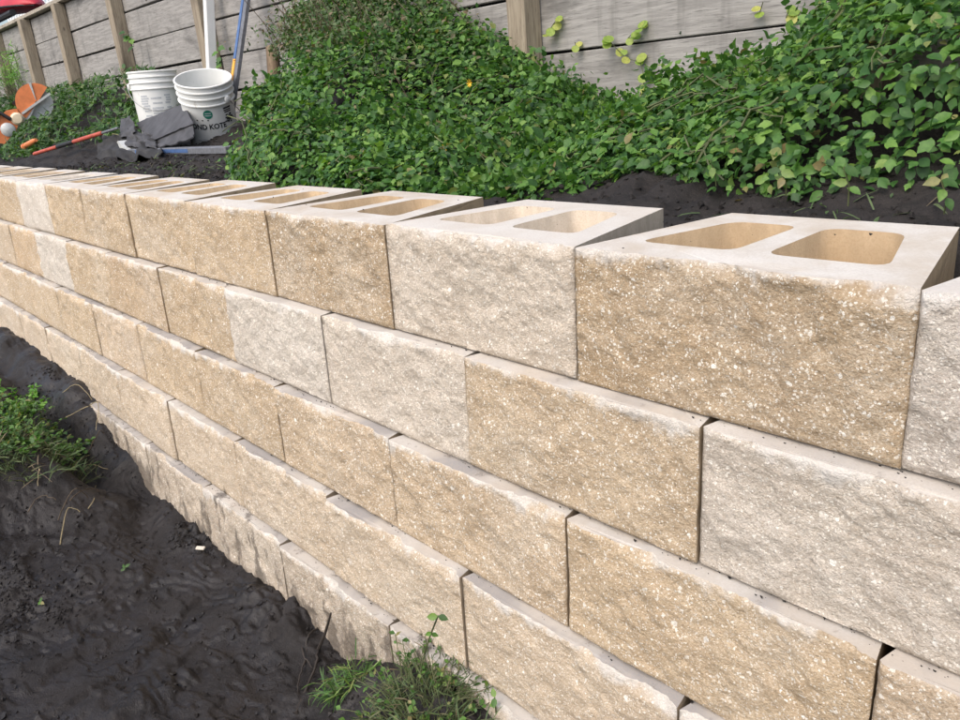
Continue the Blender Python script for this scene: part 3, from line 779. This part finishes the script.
def text_on(root, txt, size, rz, ang, z0, mat, name='lettering', bold=.0, xs=1.0, off=.0014):
    cu = bpy.data.curves.new(name, 'FONT'); cu.body = txt; cu.size = size; cu.align_x = 'CENTER'; cu.align_y = 'CENTER'; cu.offset = bold; cu.resolution_u = 3
    to = bpy.data.objects.new('tmp', cu); COL.objects.link(to)
    dg = bpy.context.evaluated_depsgraph_get(); me = bpy.data.meshes.new_from_object(to.evaluated_get(dg))
    bpy.data.objects.remove(to)
    co = wrap([(v.co.x*xs, v.co.y) for v in me.vertices], rz, ang, z0, off)
    for v, c in zip(me.vertices, co): v.co = c
    me.name = name
    return link(name, me, mat, root)


def facing(pos, axis, front):
    """matrix with local z = axis and local -y turned towards the direction front"""
    z = Vector(axis).normalized(); y = -(Vector(front)-z*Vector(front).dot(z)).normalized(); x = y.cross(z)
    M = Matrix((x, y, z)).transposed().to_4x4(); M.translation = Vector(pos); return M
TOCAM = (.91,-.42,0)
bk, rz = bucket('bucket', 'white bucket with black lettering and green round logo, tilted towards the wall', facing(at_d(216,144,4.36), (.31,-.15,.93), TOCAM), -46, 1)
text_on(bk, 'BOND KOTE', .040, rz, R(-11), .152, M_INK, bold=.0012, xs=.92)
V, F = [], []
for k in range(25): a = 2*math.pi*k/24; V.append((.024*math.cos(a), .024*math.sin(a)))
MB().add(wrap(V[:24]+[(0,0)], rz, R(-4), .222), [(24, k, (k+1) % 24) for k in range(24)]).build('round_logo', M_GREEN, bk)
for dz, w in ((.006,.030),(-.006,.034)): MB().add(*patch(None, rz, R(-4), .222+dz, 8, w, .004, .0018)).build('logo_line', M_GREYPRINT, bk)
m = MB()
for i, (w, h, dz, dx) in enumerate(((.052,.009,.240,0),(.050,.006,.228,0),(.046,.006,.218,.002))): m.add(*patch(None, rz, R(42)+dx*6, dz, 8, w, h))
m.build('print_lines', M_INK, bk)
m = MB(); rr = random.Random(4)
for k in range(15):
    a = k*2.4; q = .004+.0019*k; m.add(*patch(None, rz, R(45)+q*math.cos(a)/.14, .180+q*math.sin(a)*.9, 3, rr.uniform(.009,.018), rr.uniform(.006,.012), .0012+.0001*k))
m.build('emblem', M_INK, bk)
m = MB()
for k in range(4): m.add(*patch(None, rz, R(-52)+.05*k, .20-.012*k, 3, .012, .008))
for k in range(3): m.add(*patch(None, rz, R(-30+12*k), .190, 3, .008, .006))
m.build('small_print', M_INK, bk)
for k in range(5): MB().add(*patch(None, rz, R(-34+13*k), .075+.006*(k%2), 4, .028, .005)).build('print_line', M_GREYPRINT, bk)
bk2, rz = bucket('bucket', 'white upright bucket with faded grey printing behind the grey sheeting', facing((-4.93,1.17,.105), (0.02,0.0,1), TOCAM), 6)
rr = random.Random(9)
for k in range(13):
    z0 = .225-.0145*k
    for (a0, w) in ((-28,.05),(2,.06),(30,.035)):
        if rr.random() < .85: MB().add(*patch(None, rz, R(a0+rr.uniform(-3,3)), z0, 6, w*rr.uniform(.8,1.15), .0100)).build('print_line', M_GREYPRINT, bk2)

# post leaning behind the bucket, level, bar
def bar(name, label, cat, p0, p1, wx, wy, mat, bev=.003):
    p0, p1 = Vector(p0), Vector(p1); L = (p1-p0).length
    z = (p1-p0).normalized(); x = Vector((1,0,0)); x = (x-z*x.dot(z)).normalized(); y = z.cross(x)
    M = Matrix((x, y, z)).transposed().to_4x4(); M.translation = p0
    e = empty(name, (0,0,0)); e.matrix_world = M; tag(e, label, cat)
    MB().box(-wx/2, wx/2, -wy/2, wy/2, 0, L, None, bev).build('body', mat, e); return e, L
g = at_y(212, 72, 1.37); tp = at_y(207.5, -25, 1.44); d = tp-g
e, L = bar('white_pipe', 'tall white rectangular vinyl pipe leaning on the fence behind the tilted bucket', 'pipe', g-d*.42, tp+d*.35, .040, .057, M_PVC, .005)
MB().box(-.0225,.0225,-.031,.031, L-.0, L+.012, None, .003).build('end_cap', M_PVC, e)
g = at_y(235.5, 78, 1.25); tp = at_y(248, -12, 1.40); d = tp-g
e, L = bar('spirit_level', 'long blue and grey spirit level with orange tip leaning against the fence', 'level', g-d*.55, tp+d*.25, .060, .022, M_SLATE, .002)
k = (.55/1.8)*L
MB().box(-.031,-.004,-.0145,-.0112, k+.10, L-.02, None, 0).build('blue_strip', M_BLUE, e)
MB().box(-.031,-.004,-.0147,-.0112, k-.02, k+.098, None, 0).build('orange_tip', M_YELLOW, e)
MB().box(-.032,.032,-.0135,.0135, L, L+.02, None, .002).build('end_cap', M_BLACKRUB, e)
MB().lathe([(0,0),(.011,0),(.011,.02),(0,.02)], 12, Matrix.Translation((.012,-.0125,L*.8)) @ Matrix.Rotation(R(-90),4,'X') @ Matrix.Translation((0,0,-.012))).build('vial', M_YELLOW, e)
p0 = at_y(127, 151, .80); p1 = at_y(231, 148.5, .80)
sb = empty('metal_bar', p0); tag(sb, 'long blue-grey metal bar lying on the soil in front of the tilted bucket', 'bar')
dv = Vector((p1-p0).tolist()); x = dv.normalized(); y = Vector((0,0,1)).cross(x).normalized(); z = x.cross(y)
MM = Matrix((x, y, z)).transposed().to_4x4()
MB().box(.10, dv.length, -.03, .03, -.022, .012, MM, .004).build('body', M_SLATE, sb)
MB().box(.22, dv.length-.42, -.0322, -.030, -.012, .006, MM).build('blue_strip', M_BLUE, sb)
MB().prism([(0,-.02),(.12,-.02),(.12,.012),(.05,.022),(-.03,.06),(-.05,.055)], -.028, .028, MM).build('curved_end', M_PALEGREY, sb)

# sheeting
def crumple(corners, nu, nv, amp, fr_, seed, th=.004):
    A, B, C, D = [np.array(c) for c in corners]         # A-B bottom edge, D-C top edge
    U, Vv = np.meshgrid(np.linspace(0,1,nu+1), np.linspace(0,1,nv+1))
    P = ((1-U)*(1-Vv))[...,None]*A+(U*(1-Vv))[...,None]*B+(U*Vv)[...,None]*C+((1-U)*Vv)[...,None]*D
    N = np.cross(B-A, D-A); N /= np.linalg.norm(N)
    if N @ (CAM-P.mean((0,1))) < 0: N = -N
    h = amp*(1-2*np.abs(fbm(U*fr_*1.6, Vv*fr_, seed, seed, 3)))
    P = P+h[...,None]*N + (.12*amp*fbm(U*9,Vv*9,0,seed+3,2))[...,None]*np.array([0,0,1.])
    n = nu+1; m = (nu+1)*(nv+1)
    V = np.concatenate([P.reshape(-1,3), (P-N*th).reshape(-1,3)])
    i = (np.arange(nu)[None,:]+np.arange(nv)[:,None]*n).ravel(); top = np.stack([i,i+1,i+n+1,i+n],1)
    bd = list(range(nu))+[k*n+nu for k in range(nv)]+[nv*n+k for k in range(nu,0,-1)]+[k*n for k in range(nv,0,-1)]
    side = np.array([[bd[k], bd[k]+m, bd[(k+1)%len(bd)]+m, bd[(k+1)%len(bd)]] for k in range(len(bd))])
    return V, [np.concatenate([top, top[:,::-1]+m, side])]
sh = empty('sheeting_heap', (-4.4,.85,.03)); so_ = np.array([-4.4,.85,.03])
tag(sh, 'heap of folded and crumpled dark grey sheeting in front of the white buckets', 'sheeting')
def Y(*a): return at_y(*a)
for nm, cs, nu, nv, am, fq, sd2, mt, th in (
    ('folded_sheet', [Y(150,142,.83), Y(193,123,.86), Y(184,104,1.0), Y(136,123,.98)], 22, 12, .004, 1.4, 3, M_SHEET, .006),
    ('folded_sheet', [Y(160,147,.79), Y(194,137,.83), Y(193,123,.88), Y(152,140,.85)], 22, 10, .006, 1.6, 5, M_SHEET, .006),
    ('loose_flap', [Y(121,139,.86), Y(136,132,.84), Y(130,116,.93), Y(121,119,.95)], 8, 8, .010, 2.0, 7, M_SHEET, .005),
    ('loose_flap', [Y(124,147,.80), Y(158,149,.77), Y(152,134,.86), Y(129,131,.88)], 16, 12, .02, 2.0, 8, M_SHEET, .005),
    ('crumpled_sheet', [Y(90,161,.70), Y(166,156,.70), Y(152,134,.92), Y(112,129,.95)], 44, 30, .026, 2.2, 9, M_SHEETD, .005)):
    Vv, Ff = crumple(cs, nu, nv, am, fq, sd2, th)
    o = link(nm, mesh_np(nm, Vv-so_, Ff, None, True), mt, sh); o.data.set_sharp_from_angle(angle=R(35))

# hand tool and orange stub
a, b = at_y(34,154,.62), at_y(118,128,.86); a, b = Vector(a.tolist()), Vector(b.tolist()); ax = b-a
hd = empty('digging_tool', a); tag(hd, 'red handled tool with black grip lying in the weeds beside the sheeting', 'tool')
def seg(nm, t0, t1, r_, mt, n=10): MB().tube([ax*t0, ax*(t0+.01), ax*(t1-.01), ax*t1], [r_*.8, r_, r_, r_*.8], n).build(nm, mt, hd, True)
seg('handle', 0, .30, .012, M_REDGRIP); seg('grip', .30, .50, .014, M_BLACKRUB); seg('handle', .50, .83, .013, M_REDGRIP); seg('shaft', .83, 1.0, .008, M_SLATE)
a = at_y(25,146,.68); b = at_y(36,140,.70)
st = empty('orange_cap', a); tag(st, 'small orange plastic cap lying in the weeds', 'cap')
b = b-a; MB().tube([b*0, b*.1, b*.8, b], [.014,.019,.018,.012], 10).build('body', M_ORANGE, st, True); MB().tube([b*-.12, b*.02], [.021,.021], 10).build('flange', M_ORANGE, st, True)

# cut-off saw
c = at_y(37,103,1.05); nrm = CAM-c; nrm /= np.linalg.norm(nrm); u = np.cross([0,0,1.0], nrm); u /= np.linalg.norm(u); v = np.cross(nrm, u)
n2 = nrm*.93+u*.2; n2 /= np.linalg.norm(n2)
SM = Matrix((Vector(u.tolist()), Vector((-nrm).tolist()), Vector(v.tolist()))).transposed().to_4x4(); SM.translation = Vector(c.tolist())
S_ = .78*np.linalg.norm(CAM-c)/FPX                                      # metres per pixel there, for the sizes below
saw = empty('cutoff_saw', (0,0,0)); saw.matrix_world = SM; tag(saw, 'orange and white cut-off saw with round blade guard lying in the weeds by the fence', 'saw')
rot = Matrix.Rotation(R(-30), 4, 'Y')
arc = lambda r_, a0, a1, n=22: [(r_*math.cos(R(a0+(a1-a0)*k/n)), r_*math.sin(R(a0+(a1-a0)*k/n))) for k in range(n+1)]
MB().prism(arc(15.5*S_, 0, 360, 40)[:-1], -.006, .0, rot).build('blade', M_PALEGREY, saw)
gd = MB().prism(arc(20*S_, 18, 196)+arc(2*S_, 196, 18, 4), -.055, -.012, rot).build('guard', M_ORANGE, saw)
MB().prism(arc(20.8*S_, 62, 69, 4)+arc(3*S_, 69, 62, 2), -.063, -.056, rot).build('guard_strap', M_PALEGREY, gd)
MB().prism([(-19*S_,-1*S_),(17*S_,-1*S_),(17*S_,1.2*S_),(-19*S_,1.2*S_)], -.066, -.056, rot).build('guard_edge', M_PALEGREY, gd)
MB().prism([(-24*S_,-22*S_),(-10*S_,-14*S_),(-2*S_,-3*S_),(-8*S_,2*S_),(-20*S_,-10*S_),(-27*S_,-16*S_)], -.05, .05).build('arm', M_PALEGREY, saw)
MB().prism([(-52*S_,-34*S_),(-40*S_,-38*S_),(-26*S_,-26*S_),(-18*S_,-12*S_),(-20*S_,-4*S_),(-30*S_,-5*S_),(-40*S_,-12*S_),(-50*S_,-22*S_)], -.07, .08).build('housing', M_ORANGE, saw)
MB().tube([(-52*S_,-.085,-26*S_),(-46*S_,-.09,-12*S_),(-36*S_,-.09,-7*S_),(-28*S_,-.09,-14*S_)], .016, 8).build('handle', M_BLACKRUB, saw, True)
MB().lathe([(0,0),(.045,0),(.05,.012),(.035,.03),(0,.032)], 18, Matrix.Translation((-22*S_,-.07,-14*S_)) @ Matrix.Rotation(R(90),4,'X')).build('filler_cap', M_CREAM, saw, True)
MB().lathe([(0,0),(.05,0),(.055,.012),(.035,.025),(0,.027)], 18, Matrix.Translation((-33*S_,-.07,-24*S_)) @ Matrix.Rotation(R(90),4,'X')).build('starter_cover', M_PALEGREY, saw, True)
MB().tube([(-22*S_,-.03,3*S_),(-17*S_,-.03,-2*S_),(-13*S_,-.03,-8*S_)], .018, 8).build('front_bar', M_BLACKRUB, saw, True)

# stub of a post in the vines
p = at_y(275, 92, 1.14); tpp = at_y(272, 46, 1.17)
sp = empty('wooden_stub', p); tag(sp, 'short brown weathered stub standing in the vines right of the level', 'stub')
dd = Vector((tpp-p).tolist())
MB().tube([dd*-.8, dd*0, dd*.5+Vector((.004,0,0)), dd*.97, dd], [.036,.034,.032,.030,.024], 9).build('trunk', M_STUB, sp, True)

# ------------------------------------------------------------------ single plants
tuft('feathery_weed', 'tall feathery bright green weed against the first fence post, left edge', at_y(14,95,1.36), 26, .20, .62, 41, M_BRIGHT, 'blade', (.05,.11), stems=34, lean=(.0,-.15), stemr=.003)
gz = lambda px, py, z: at_z(px, py, z)
def on_mud(px, py):
    z = -.95
    for _ in range(12): p = at_z(px, py, z); z = float(mud_z(p[0], p[1]))
    return p
tuft('weed_clump', 'sprawling clump of green weeds on the mud bank, left edge', on_mud(-4,436), 9, .21, .11, 43, M_GRASS, 'ovate', (.010,.026), stems=300, lean=(.1,0), zf=mud_z)
tuft('weed_clump', 'tangled thin grassy weeds hanging over the mud bank below the leafy clump', on_mud(36,452), 3, .13, .09, 44, M_DRYVINE, 'blade', (.02,.06), stems=150, lean=(.15,.1), zf=mud_z)
tuft('leafy_weed', 'bright green broad-leaved weed at the left edge beside the wall foot', on_mud(12,408), 5, .12, .11, 45, M_BRIGHT, 'ovate', (.014,.036), stems=44, zf=mud_z)
tuft('grass_clump', 'clump of thin green grass growing at the foot of the wall, bottom centre', on_mud(428,714), 3, .08, .085, 46, M_DRYVINE, 'blade', (.014,.036), stems=230, zf=mud_z)
tuft('grass_clump', 'small dark grass tuft left of the larger clump at the wall foot', on_mud(352,684), 5, .035, .05, 47, M_GRASS, 'blade', (.02,.05), stems=40, lean=(-.3,-.2), zf=mud_z)
tuft('leafy_weed', 'pale leafy runners mixed into the bottom grass clump', on_mud(424,704), 4, .09, .085, 48, M_GRASS, 'trilobe', (.006,.016), stems=110, zf=mud_z)
def sprig(name, label, pts, leaves, mat=M_BRIGHT, rad=.0016, cat='plant', kind='ovate', smat=None):
    pts = [np.array(p) for p in pts]; root = empty(name, pts[0]); tag(root, label, cat); O = pts[0]
    MB().tube([p-O for p in pts], rad, 5).build('stem', smat or M_STEM, root, True)
    tp, tf = leaf_tpl(kind); me = mesh_np('leaf', tp, tf, None, True); me.materials.append(mat)
    rr = np.random.default_rng(len(label))
    for (q, sz, dx) in leaves:
        f = q*(len(pts)-1); i = min(int(f), len(pts)-2); p = pts[i]*(1-f+i)+pts[i+1]*(f-i)
        U = np.array([[dx[0], dx[1], dx[2]]]); fr = frames(np.array([[.35,-.6,.6]]), U, .2, rr)[0]
        M = Matrix((fr*sz).tolist()).to_4x4(); M.translation = Vector((p-O).tolist()); link('leaf', me, None, root, M)
    return root
b = at_y(424,655,-.20)
sprig('sprouting_weed', 'single upright sprout with small leaves in front of the lower wall', [b, at_y(430,636,-.21), at_y(438,616,-.22)], [(1,.020,(-1,0,.3)),(1,.018,(1,0,.4)),(.92,.016,(0,-.3,1)),(.55,.014,(1,0,0)),(.6,.013,(-.6,-.4,.2))], M_GRASS)
b = on_mud(497,722)
sprig('seedling', 'tiny bright seedling at the wall foot, bottom edge', [b, b+np.array([0,0,.03]), b+np.array([0,0,.055])], [(1,.017,(-.5,0,.8)),(1,.018,(.6,0,.8)),(.6,.014,(.9,-.3,.2)),(.7,.013,(-.9,-.2,.3))], M_GRASS)
for px, py, lb in ((42,606,'tiny green seedling on the bare mud near the left edge'),(126,571,'tiny green seedling in the middle of the dark mud')):
    b = on_mud(px, py); sprig('seedling', lb, [b, b+np.array([0,0,.012])], [(1,.016,(1,0,.2)),(1,.016,(-1,.2,.2)),(.8,.014,(0,-1,.3))], M_GRASS, .001)
def on_soil(px, py):
    z = 0
    for _ in range(15): p = at_z(px, py, z); z = float(soil_z(p[0], p[1]))
    return p
for i, (px, py, h, lb) in enumerate(((848,206,.06,'small leafy seedling on the soil behind the near block, left of two'),(944,214,.05,'small leafy seedling on the soil at the right edge behind the wall'),(786,196,.045,'little weed at the vine edge above the gap between block cores'),(716,186,.05,'little weed at the soil edge above the near block corner'))):
    b = on_soil(px, py)
    sprig('seedling', lb, [b, b+np.array([.004,-.01,h*.5]), b+np.array([-.004,-.015,h])], [(1,.024,(-.8,-.2,.4)),(1,.026,(.9,-.2,.3)),(.75,.022,(.3,-.9,.2)),(.6,.022,(-1,-.3,0)),(.5,.020,(1,.1,.1)),(.95,.016,(0,0,1))], M_GRASS, .0012)
# creepers on the boards
cre = [([(548,34),(552,26),(558,18)], 'creeper with yellow-green leaves beside the near fence post'), ([(576,47),(575,42)], 'single round yellow-green creeper leaf right of the near fence post'),
       ([(640,95),(645,80),(640,62),(626,58),(612,44),(606,36)], 'trailing creeper with round pale leaves crossing the board joint'), ([(628,38),(636,30),(641,28)], 'pair of pale round creeper leaves above the board joint'),
       ([(760,12),(763,2)], 'pale creeper leaf hanging at the top edge, left of two'), ([(786,18),(790,6)], 'pale creeper leaf hanging at the top edge, right of two'),
       ([(134,46),(131,38),(125,33)], 'sprig of green creeper on the fence post left of the buckets'), ([(222,66),(219,54),(217,44)], 'green creeper at the fence post beside the white pipe')]
for i, (pp, lb) in enumerate(cre):
    Yc = YF-.02 if i not in (6,7) else YF-.11
    pts = [at_y(px, py, Yc-.006*(k%2)) for k, (px, py) in enumerate(pp)]; rr = random.Random(i)
    sz = .034 if i < 6 else .06
    lv = [(k/(max(1,len(pts)*2-1)), sz*rr.uniform(.75,1.15), (rr.uniform(-1,1), -.3, rr.uniform(-.9,.6))) for k in range(len(pts)*(2 if i != 1 else 1) if i not in (4,5) else 2)]
    sprig('creeper', lb, pts, lv, M_PALE if i < 6 else M_VINE, .0015, 'creeper', 'round' if i < 6 else 'trilobe')
# yellow flowers and one brown leaf
for px, py, yy, lb in ((470,83,1.0,'small yellow flower in the upper part of the vine mound'),(445,147,.66,'small yellow flower low in the vine mound'),(639,126,1.0,'yellow flower at the right foot of the vine mound')):
    p = at_y(px, py, yy); fl = empty('flower', p); tag(fl, lb, 'flower', 'yellow flowers in the vines')
    for k in range(8):
        a = 2*math.pi*k/8; MB().add([(0,0,0),(.004*math.cos(a+.6)+.008*math.cos(a),-.003,.004*math.sin(a+.6)+.008*math.sin(a)),(.014*math.cos(a),-.004,.014*math.sin(a)),(.008*math.cos(a)-.004*math.cos(a+.6),-.003,.008*math.sin(a)-.004*math.sin(a+.6))],[(0,1,2,3)]).build('petal', M_FLOWER, fl)
p = at_y(409,137,.72); fr = frames(np.array([[.4,-.8,.4]]), np.array([[0,0,-1.]]), .1, rng)[0]
tp, tf = leaf_tpl('ovate'); o = link('dead_leaf', mesh_np('dead_leaf', tp*.06@fr.T, tf, None, True), M_BROWNLEAF); o.location = Vector(p.tolist()); tag(o, 'curled dry brown leaf caught in the vine mound', 'leaf')

# ------------------------------------------------------------------ roots, twigs, clods
def strand(name, label, px, rad, mat, cat, lift=.008, seed=0, fn=on_mud):
    rr = np.random.default_rng(seed); pts = []
    base = [fn(*q) for q in px]
    B = np.array(base); tk = np.linspace(0, 1, len(B)); bend = rr.normal(0, .012, 3)
    for q in np.linspace(0, 1, 10)[:-1]:
        p = np.array([np.interp(q, tk, B[:,i]) for i in range(3)]); pts.append(p+bend*math.sin(q*3.1)+rr.normal(0,.0012,3)+np.array([0,0,lift*math.sin(q*math.pi)]))
    pts.append(base[-1]); O = base[0]
    m = MB().tube([p-O for p in pts], [rad*(1-.55*k/len(pts)) for k in range(len(pts))], 6)
    o = m.build(name, mat, None, True); o.location = Vector(O.tolist()); tag(o, label, cat); return o
o = strand('root', 'dark forked root standing against the foot of the wall', [(296,714),(312,672),(318,650)], .0042, M_ROOT, 'root', .01, 1)
p = on_mud(318,650); t2 = at_y(331,613,-.165)
m = MB().tube([p-p, (t2-p)*.5+np.array([.004,0,.0]), t2-p], [.0042,.0036,.0022], 6); o = m.build('root_tip', M_ROOT, None, True); o.location = Vector(p.tolist()); tag(o, 'bare dark twig rising against the lowest course of blocks', 'twig')
tw = [((58,520),(74,505),(88,498)),((62,478),(78,462),(90,455)),((84,470),(96,468),(108,469)),((70,500),(86,498),(100,492)),((82,520),(92,505),(96,485)),((40,470),(41,478),(38,486)),((47,465),(50,476),(52,482)),((90,405),(98,415),(96,430)),((60,396),(80,392),(92,400)),((28,512),(44,506),(56,500)),((66,418),(84,412),(92,406)),((60,545),(70,520),(80,512)),((88,452),(98,440),(104,434))]
where = ['curving', 'short', 'straight', 'bent', 'upright', 'thin', 'stubby', 'hooked', 'looped', 'pale', 'slanting', 'long', 'small']
for i, q in enumerate(tw):
    strand('straw_twig', '%s dead straw-coloured twig on the mud bank below the weeds' % where[i], list(q), .0019, M_STRAW if i % 3 else M_TWIG, 'twig', .032, 20+i)
for i, q in enumerate((((305,660),(302,680),(298,700)),((300,640),(308,655),(312,668)),((318,628),(310,640),(306,652)))):
    strand('root', ['thin rootlet left of the forked root at the wall foot','short rootlet joining the forked root','fine rootlet against the muddy lowest block'][i], list(q), .0025, M_ROOT, 'root', .006, 50+i)
p = on_mud(201,550); m = MB().box(-.014,.014,-.006,.006,-.002,.004,Matrix.Rotation(.6,4,'Z') @ Matrix.Rotation(.3,4,'X'),.0015); o = m.build('stone_chip', M_CHIP); o.location = Vector((p+np.array([0,0,.006])).tolist()); tag(o, 'small pale concrete chip lying on the mud near the wall foot', 'chip')
def clods(name, label, n, fx, fy, fz, sz, mat, seed, dens=None):
    r = np.random.default_rng(seed)
    x = r.uniform(*fx, n); y = r.uniform(*fy, n)
    if dens is not None: k = dens(x, y) > r.uniform(size=n); x, y = x[k], y[k]
    n = len(x); z = fz(x, y); s = sz[0]+(sz[1]-sz[0])*r.uniform(size=n)**3
    ph = (1+5**.5)/2
    IV = np.array([(-1,ph,0),(1,ph,0),(-1,-ph,0),(1,-ph,0),(0,-1,ph),(0,1,ph),(0,-1,-ph),(0,1,-ph),(ph,0,-1),(ph,0,1),(-ph,0,-1),(-ph,0,1)])/1.9
    IF = np.array([(0,11,5),(0,5,1),(0,1,7),(0,7,10),(0,10,11),(1,5,9),(5,11,4),(11,10,2),(10,7,6),(7,1,8),(3,9,4),(3,4,2),(3,2,6),(3,6,8),(3,8,9),(4,9,5),(2,4,11),(6,2,10),(8,6,7),(9,8,1)])
    V = IV[None]*s[:,None,None]*r.uniform(.35,1.5,(n,12,1))*r.uniform(.6,1.3,(n,1,3))
    V = V+np.stack([x,y,z],1)[:,None,:]
    F = IF[None]+(np.arange(n)*12)[:,None,None]
    o = link(name, mesh_np(name, V.reshape(-1,3), F.reshape(-1,3), None, False), mat); tag(o, label, 'soil', kind='stuff')
def step_edge(x, y): q = fbm((x+y*.25)*3.4, (y-x*.2)*6.2, 0, 73, 5, .5)*2.6; return sstep(.66,.85,q-np.floor(q))
dm = lambda x, y: .09+.45*step_edge(x, y)*sstep(-.3,.4,vn(x*4,y*4,0,98))+sstep(.15,.8,fbm(x*3.1, y*3.1, 0, 51, 3))
clods('mud_clods', 'loose clods of wet black mud in front of the wall', 42000, (-3.4,-.3), (-1.0,-.13), mud_z, (.0007,.0075), M_MUD, 61, dm)
clods('soil_clods', 'loose crumbs of dark soil behind the wall', 40000, (-4.9,.5), (.34,1.0), soil_z, (.001,.010), M_SOIL, 62, lambda x, y: .25+.75*sstep(.1,.7,fbm(x*2.5, y*2.5, 0, 65, 3)))

def ledge_crumbs():
    r = np.random.default_rng(71); n = 2600; c = r.choice([1,2,3,4], n, p=[.2,.2,.25,.35]); x = r.uniform(-3.6, .5, n)
    k = fbm(x*2.3, c*7.0, 0, 81, 3) > r.uniform(-.4,.6,n); x, c = x[k], c[k]
    y = -c*SET+.002+SET*r.uniform(.25,1,len(x))**.6-.004; z = -c*H+.0005
    t0 = r.uniform(size=60); xt = r.uniform(-2.5,.1,60); yt = r.uniform(.01,.30,60)
    X = np.concatenate([x, xt]); Yv = np.concatenate([y, yt]); Z = np.concatenate([z, np.full(60,.0004)])
    lut = {}
    clods('ledge_crumbs', 'crumbs of dark soil and grit spilled on the block ledges', 1, (0,0), (0,0), lambda a, b: a*0-.5, (.001,.001), M_SOIL, 5)
    o = bpy.data.objects['ledge_crumbs']; old = o.data; ic = np.array([v.co[:] for v in old.vertices])-np.array([0,0,-.5]); ic /= np.abs(ic).max()
    f = np.array([p.vertices[:] for p in old.polygons]); m = len(X); sz = .0008+.0030*r.uniform(size=m)**3
    V = ic[None]*sz[:,None,None]*r.uniform(.6,1.3,(m,1,3))*np.array([1,1,.6])+np.stack([X,Yv,Z],1)[:,None,:]
    o.data = mesh_np('ledge_crumbs', V.reshape(-1,3), (f[None]+(np.arange(m)*12)[:,None,None]).reshape(-1,3)); o.data.materials.append(M_SOIL)
ledge_crumbs()

def litter():
    r = np.random.default_rng(83); n = 1500; x = r.uniform(-4.4,.3,n); y = .38+.34*r.uniform(size=n)**1.2
    k = fbm(x*3, y*3, 0, 85, 3) > r.uniform(-.5,.6,n); x, y = x[k], y[k]; n = len(x)
    P = np.stack([x, y, soil_z(x, y)+.006], 1); fr = frames(np.tile(np.array([0,-.25,1.0]),(n,1)), r.normal(0,1,(n,3)), .4, r)
    V, F = join([scatter('ovate', P[::2], fr[::2], r.uniform(.008,.022,len(P[::2]))), scatter('blade', P[1::2], fr[1::2], r.uniform(.03,.07,len(P[1::2])))])
    o = link('ground_litter', mesh_np('ground_litter', V, F, None, True), M_DRYVINE); tag(o, 'scattered leaf bits and dry stalks on the soil behind the wall', 'litter', kind='stuff')
litter()
